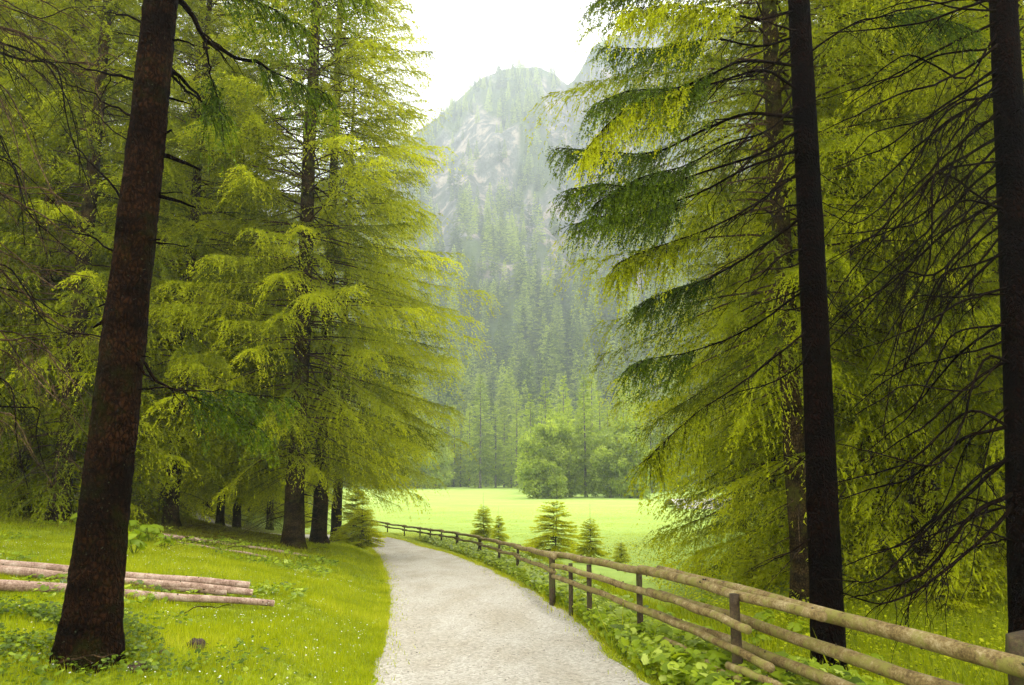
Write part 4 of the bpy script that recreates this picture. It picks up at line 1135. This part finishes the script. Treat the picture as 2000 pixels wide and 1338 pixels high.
h = hit(385, 1205)
tw = empty('fallen_twig', h); tag(tw, 'thin pale fallen twig in the grass in front of the near log pile', 'twig')
tb = Tubes(); dead_branch(tb, wander([-0.2, -0.15, 0.03], [0.28, 0.25, 0.10], 10, 0.05, 0.1, random.Random(2)), 0.008, random.Random(2), 1, 6, 0.1, 0.4); tb.build('stem', M['twig_brown'], tw)
h = hit(205, 1300)
tw = empty('fallen_branch', h + np.array([0, -0.35, 0])); tag(tw, 'curved fallen branch lying against the foot of the massive trunk', 'branch')
tb = Tubes(); dead_branch(tb, wander([-0.35, 0, 0.02], [0.25, 0.05, 0.16], 12, 0.12, 0.1, random.Random(4)), 0.012, random.Random(4), 1, 5, 0.1, 0.3); tb.build('stem', M['twig_brown'], tw)

# ------------------------------------------------------------------ grass, herbs, flowers, stones
def scatter(n, xr, yr, dens_fn, r):
    x = r.uniform(*xr, n); y = r.uniform(*yr, n)
    k = r.rand(n) < dens_fn(x, y)
    return x[k], y[k]
def in_view(x, y, m=1.5): return (np.abs(x) < 0.70 * y + m)
def grass_obj(name, label, x, y, h, wd, r, mat=None, tone=0.5, lean=0.5, zoff=0.0):
    n = len(x); z = g(x, y) + zoff - 0.01
    patch = 0.5 * fbm(x * 0.9, y * 0.9, 55, 3) + 0.5 * fbm(x * 3.1, y * 3.1, 56, 3); patch = 0.5 + (patch - 0.5) * 1.8
    a = r.rand(n) * 6.28; D = np.stack([np.cos(a) * lean * r.rand(n), np.sin(a) * lean * r.rand(n), np.ones(n)], 1); D /= np.linalg.norm(D, axis=1)[:, None]
    hh = h * (0.45 + 0.9 * r.rand(n) + 1.1 * (r.rand(n) < 0.01)) * np.clip(0.6 + 0.8 * patch, 0.3, 2)
    b = r.rand(n) * 6.28; S = np.stack([np.cos(b), np.sin(b), 0 * b], 1) * (wd * (0.6 + 0.7 * r.rand(n)))[:, None] * 0.5
    P = np.stack([x, y, z], 1)
    V = np.stack([P - S, P + S, P + D * hh[:, None]], 1).reshape(-1, 3)
    tn = np.clip(tone + 0.6 * (patch - 0.5) + 0.16 * r.normal(size=n), 0, 1)
    tn = np.repeat(tn, 3); 
    o = link(name, np_mesh(name, V, np.arange(3 * n).reshape(-1, 3), {'tone': tn}), mat or M['grass'])
    return tag(o, label, 'grass', kind='stuff')
r = np.random.RandomState(77)
def ok_road(x, y, e=0.0): return road_dist(x, y) > e
xl_f = lambda y: np.interp(y, _LY, _LX)
# left bank, near
x, y = scatter(1500000, (-12, 1), (6.0, 17), lambda x, y: in_view(x, y) * (x < xl_f(y) + 0.15) * (road_dist(x, y) > -0.04) * np.clip(1.25 - (y - 6) / 14, 0.25, 1), r)
print('grass near', len(x))
grass_obj('grass', 'short yellow green grass on the left bank', x[:205000], y[:205000], 0.075, 0.009, r)
x, y = scatter(260000, (-22, 1), (16, 44), lambda x, y: in_view(x, y) * (x < xl_f(y) + 0.3) * (road_dist(x, y) > 0) * np.clip(1.2 - (y - 14) / 30, 0.15, 1), r)
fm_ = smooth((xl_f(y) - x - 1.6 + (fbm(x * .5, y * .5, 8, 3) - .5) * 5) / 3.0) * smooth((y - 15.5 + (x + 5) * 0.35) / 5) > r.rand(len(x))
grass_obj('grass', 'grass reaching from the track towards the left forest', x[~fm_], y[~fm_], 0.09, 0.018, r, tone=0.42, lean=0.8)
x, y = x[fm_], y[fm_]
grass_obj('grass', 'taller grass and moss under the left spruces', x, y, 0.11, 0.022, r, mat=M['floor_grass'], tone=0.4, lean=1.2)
x, y = scatter(260000, (-6, 14), (5, 45), lambda x, y: in_view(x, y) * (x > fence_x(y) - 1.2) * (road_dist(x, y) > 0.02) * ((y < 16) | (x < fence_x(y) + 2.5) | (x > 4 + y * 0.2)) * np.clip(1.2 - (y - 8) / 40, 0.2, 1), r)
grass_obj('grass', 'rank grass along the fence and behind it', x, y, 0.24, 0.020, r, tone=0.5, lean=0.9)
x, y = scatter(260000, (-18, 26), (38, 90), lambda x, y: (x > fence_x(np.minimum(y, 47)) - (y - 40) * .35) * (road_dist(x, y) > 0.2) * np.clip(1.1 - (y - 38) / 60, 0.1, 1), r)
grass_obj('grass', 'meadow grass', x, y, 0.05, 0.05, r, mat=M['meadow_grass'], tone=0.55, lean=3.0)
# fringe spilling over both track edges
fx, fy = [], []
for E in (LEs, REs):
    k = r.randint(0, 112, 16000); f = r.rand(16000)
    P = E[k] * (1 - f)[:, None] + E[np.minimum(k + 1, 159)] * f[:, None]
    P[:, 0] += r.normal(size=16000) * np.where(r.rand(16000) < 0.5, 0.05, 0.16); fx.append(P[:, 0]); fy.append(P[:, 1])
fx = np.concatenate(fx); fy = np.concatenate(fy)
grass_obj('grass', 'tufts of grass fringing the gravel edges', fx, fy, 0.07, 0.014, r, tone=0.55, lean=1.3)

def leaf_cloud(name, label, x, y, hmin, hmax, smin, smax, r, mat, tone=0.5, nseg=7):
    """round cupped leaves on stalks"""
    n = len(x); z = g(x, y) + hmin + (hmax - hmin) * r.rand(n) ** 1.3
    s = smin + (smax - smin) * r.rand(n) ** 2
    nrm = np.stack([r.normal(size=n) * 0.38, r.normal(size=n) * 0.38 - 0.15, np.ones(n)], 1); nrm /= np.linalg.norm(nrm, axis=1)[:, None]
    A = np.cross(nrm, r.normal(size=(n, 3))); A /= np.linalg.norm(A, axis=1)[:, None]; B = np.cross(nrm, A)
    C = np.stack([x, y, z], 1)
    th = np.linspace(0.35, 2 * math.pi - 0.35, nseg)
    rim = [C + s[:, None] * (A * math.cos(t) * (1.12 if abs(t - math.pi) < 0.9 else 0.95) + B * math.sin(t)) - nrm * (s * (0.18 + 0.12 * math.sin(3 * t)))[:, None] for t in th]
    V = np.stack([C] + rim, 1).reshape(-1, 3)
    o_ = np.arange(n)[:, None, None] * (nseg + 1)
    f = np.array([[0, k + 1, k + 2] for k in range(nseg - 1)])[None]
    tn = np.clip(tone + 0.26 * r.normal(size=n), 0, 1)
    tn = np.repeat(tn, nseg + 1)
    o = link(name, np_mesh(name, V, (o_ + f).reshape(-1, 3), {'tone': tn}), mat)
    return tag(o, label, 'ground cover', kind='stuff')
ro_ = np.argsort(REs[:112, 1]); _RY, _RX = REs[:112, 1][ro_], REs[:112, 0][ro_]
y = 4.5 + 40 * r.rand(48000) ** 1.9
x0_ = np.interp(y, _RY, _RX); x1_ = fence_x(y) + 1.6
x = x0_ + (x1_ - x0_) * r.rand(48000) ** 1.15
k_ = (road_dist(x, y) > 0.03) & (fbm(x * 1.2, y * 1.2, 66, 3) > 0.34); x, y = x[k_], y[k_]
print('verge leaves', len(x))
leaf_cloud('ground_cover', 'leafy herbs crowding the verge between gravel and fence', x, y, 0.04, 0.26, 0.025, 0.085, r, M['herb'], 0.52)
x, y = scatter(26000, (-14, -3), (7, 22), lambda x, y: (fbm(x * 0.6, y * 0.6, 68, 3) > 0.60) * (x < xl_f(y) - 1.2), r)
leaf_cloud('ground_cover', 'low leafy herbs on the left bank', x, y, 0.02, 0.14, 0.02, 0.055, r, M['herb'], 0.45)
x, y = scatter(60000, (3.5, 16), (8, 34), lambda x, y: (x > fence_x(y) + 0.8) * (fbm(x * 0.5, y * 0.5, 69, 3) > 0.42), r)
leaf_cloud('ground_cover', 'yellow green undergrowth behind the near fence', x, y, 0.03, 0.40, 0.014, 0.036, r, M['needles'], 0.42, 5)
x, y = scatter(3500, (-10, 0), (6.5, 16), lambda x, y: (x < xl_f(y)) * (fbm(x * 0.8, y * 0.8, 70, 2) > 0.45), r)
o = leaf_cloud('white_flowers', 'tiny white flowers scattered in the left grass', x, y, 0.05, 0.10, 0.005, 0.011, r, M['flower'], 0.3, 5)
o['category'] = 'flowers'

x = r.normal(-4.5, 0.9, 9000); y = r.normal(7.5, 0.55, 9000); k_ = (np.hypot(x - bL[0], y - bL[1]) > 0.3) & (fbm(x * 1.6, y * 1.6, 75, 3) > 0.47)
leaf_cloud('ground_cover', 'dark low herbs round the foot of the massive trunk', x[k_], y[k_], 0.03, 0.15, 0.012, 0.032, r, M['herb'], 0.2)

# individual butterbur plants along the verge and on the bank
def big_leaf_mesh(seed):
    q = np.random.RandomState(seed); nr, na = 4, 15
    th = np.linspace(0.3, 2 * math.pi - 0.3, na)
    V = [[0, 0, 0]]
    for k in range(1, nr + 1):
        for t in th:
            rad = k / nr * (1 + 0.16 * math.cos(t - math.pi)) * (1 + 0.04 * math.sin(9 * t))
            V.append([rad * math.cos(t), rad * math.sin(t), -0.30 * (k / nr) ** 2 + 0.05 * math.sin(5 * t) * k / nr + 0.10 * abs(math.sin(t)) * k / nr])
    Fs = [[0, 1 + i, 2 + i, 2 + i] for i in range(na - 1)]
    tri = np.array([[0, 1 + i, 2 + i] for i in range(na - 1)])
    qd = np.array([[1 + (k - 1) * na + i, 1 + k * na + i, 2 + k * na + i, 2 + (k - 1) * na + i] for k in range(1, nr) for i in range(na - 1)])
    return np_mesh('leaf', np.array(V), [tri, qd], {'tone': np.full(len(V), 0.5)}, True)
BLF = [big_leaf_mesh(s) for s in (1, 2)]
for m_ in BLF: m_.materials.append(M['herb'])
stalk = Tubes(); stalk.add(np.array([[0, 0, 0], [0.02, 0, 0.5], [0, 0, 1.0]]), [0.03, 0.02], 5); stalk_me = stalk.mesh('stalk'); stalk_me.materials.append(M['herb'])
def plant(x, y, s, seed, label, group, nl=6):
    q = np.random.RandomState(seed)
    o = empty('butterbur_plant', (x, y, g1(x, y) - 0.01), q.rand() * 6.28); tag(o, label, 'plant', group)
    for k in range(nl):
        a = k * 6.28 / nl + q.rand() * 0.6; rd = s * (0.5 + 1.0 * q.rand()); hh = s * (1.0 + 1.6 * q.rand())
        lf = link('leaf', BLF[k % 2], None, o); ls = s * (0.55 + 0.5 * q.rand())
        lf.location = (math.cos(a) * rd, math.sin(a) * rd, hh); lf.rotation_euler = (q.normal() * 0.25, 0.25 + q.rand() * 0.3, a); lf.scale = (ls, ls, ls)
        st = link('stalk', stalk_me, None, o); v = np.array(lf.location); L = np.linalg.norm(v)
        st.scale = (0.22, 0.22, L); st.rotation_euler = (0, math.acos(v[2] / L), a)
    return o
gv = 'butterbur plants along the verge'
for k, (px, py, s) in enumerate([(1345, 1330, .12), (1300, 1290, .10), (1265, 1262, .11), (1200, 1235, .13), (1225, 1190, .10), (1160, 1190, .10), (1120, 1165, .11), (1080, 1150, .10), (1040, 1130, .10), (1000, 1118, .10), (1295, 1225, .12), (1380, 1290, .11), (1180, 1150, .11), (960, 1098, .10), (1420, 1335, .10), (1240, 1300, .07), (1330, 1262, .11), (920, 1085, .1), (1110, 1140, .10), (1060, 1165, .08)]):
    hh_ = hit(px, py)
    if road_dist(np.array([hh_[0]]), np.array([hh_[1]]))[0] < 0.1: continue
    plant(hh_[0], hh_[1], s, 800 + k, 'broad leaved butterbur plant among the herbs between gravel and fence', gv)
gl = 'butterbur plants on the left bank'
for k, (px, py, s) in enumerate([(110, 1015, .22), (90, 1003, .2), (135, 1008, .22), (160, 1030, .16), (262, 1085, .16), (290, 1062, .15), (275, 1060, .13), (320, 1075, .12), (255, 1050, .15)]):
    hh_ = hit(px, py); plant(hh_[0], hh_[1], s, 900 + k, 'broad leaved butterbur plant on the left bank beside the massive trunk', gl)
gr_ = 'butterbur plants behind the near rails'
for k, (px, py, s) in enumerate([(1500, 1230, .13), (1560, 1260, .13), (1480, 1270, .12), (1370, 1195, .12), (1700, 1320, .13), (1540, 1215, .12)]):
    hh_ = hit(px, py); plant(hh_[0], hh_[1], s, 950 + k, 'broad leaved butterbur plant seen between the near fence rails', gr_)

# stones
ns = 20000
kk = r.randint(0, 300, ns); cc_ = r.rand(ns)
cc_ = np.where(r.rand(ns) < 0.4, np.where(r.rand(ns) < 0.5, cc_ * 0.10, 1 - cc_ * 0.10), cc_)
ci = np.clip((cc_ * (nc - 1)).astype(int), 0, nc - 1)
Pst = np.concatenate([ROADV[kk, ci], ROADZ[kk, ci][:, None]], 1); Pst[:, :2] += r.normal(size=(ns, 2)) * 0.05
s_ = 0.004 + 0.012 * r.rand(ns) ** 3.5
oct_ = np.array([[1, 0, 0], [0, 1, 0], [-1, 0, 0], [0, -1, 0], [0, 0, 0.6], [0.2, 0.1, -0.6]])
Vs = Pst[:, None] + oct_[None] * s_[:, None, None] * (0.7 + 0.6 * r.rand(ns, 6, 1)) + np.array([0, 0, 0.002])
of = np.arange(ns)[:, None, None] * 6
ft = np.array([[0, 1, 4], [1, 2, 4], [2, 3, 4], [3, 0, 4]])[None]
def stone_mat():
    m, n, l, b = new_mat('loose_stones')
    a = n.new('ShaderNodeAttribute'); a.attribute_name = 'tone'
    rp = ramp(n, [(0, (0.06, 0.05, 0.04)), (0.5, (0.26, 0.23, 0.17)), (1, (0.48, 0.44, 0.36))]); l.new(a.outputs['Fac'], rp.inputs[0]); l.new(rp.outputs[0], b.inputs['Base Color'])
    b.inputs['Roughness'].default_value = 0.9
    return m
tag(link('gravel', np_mesh('gravel', Vs.reshape(-1, 3), (of + ft).reshape(-1, 3), {'tone': np.repeat(r.rand(ns), 6)}), stone_mat()), 'loose stones scattered over the track', 'gravel', kind='stuff')

# fallen twigs and litter under the trio
lt = Tubes()
for k in range(260):
    h = hit(300 + r.rand() * 350, 995 + r.rand() * 80); a = r.rand() * 3.14; L = 0.15 + 0.5 * r.rand()
    lt.add(wander(h + [0, 0, 0.03], h + [math.cos(a) * L, math.sin(a) * L, 0.06], 5, 0.06, 0.1, random), [0.008, 0.003], 4, cap=False)
tag(lt.build('twig_litter', M['twig_brown']), 'dead twigs littering the forest floor', 'litter', kind='stuff')

# ------------------------------------------------------------------ haze
hx0, hx1, hy0, hy1, hz0, hz1 = -1200, 1200, -60, 1200, -6.0, float(MZ.max() + 40)
Vh = np.array([[x, y, z] for z in (hz0, hz1) for y in (hy0, hy1) for x in (hx0, hx1)])
Fh = np.array([[0, 2, 3, 1], [4, 5, 7, 6], [0, 1, 5, 4], [2, 6, 7, 3], [0, 4, 6, 2], [1, 3, 7, 5]])
hmt = bpy.data.materials.new('haze_air'); hmt.use_nodes = True
hn = hmt.node_tree.nodes; hn.clear()
ho_ = hn.new('ShaderNodeOutputMaterial'); pv = hn.new('ShaderNodeVolumePrincipled')
pv.inputs['Color'].default_value = (0.72, 0.79, 0.84, 1); pv.inputs['Density'].default_value = HAZE
pv.inputs['Anisotropy'].default_value = 0.3
hmt.node_tree.links.new(pv.outputs[0], ho_.inputs['Volume'])
tag(link('haze', np_mesh('haze', Vh, Fh), hmt), 'pale summer haze filling the valley', kind='stuff')
tot = sum(len(m_.polygons) for m_ in bpy.data.meshes)
print('objects', len(bpy.data.objects), 'polys', tot)
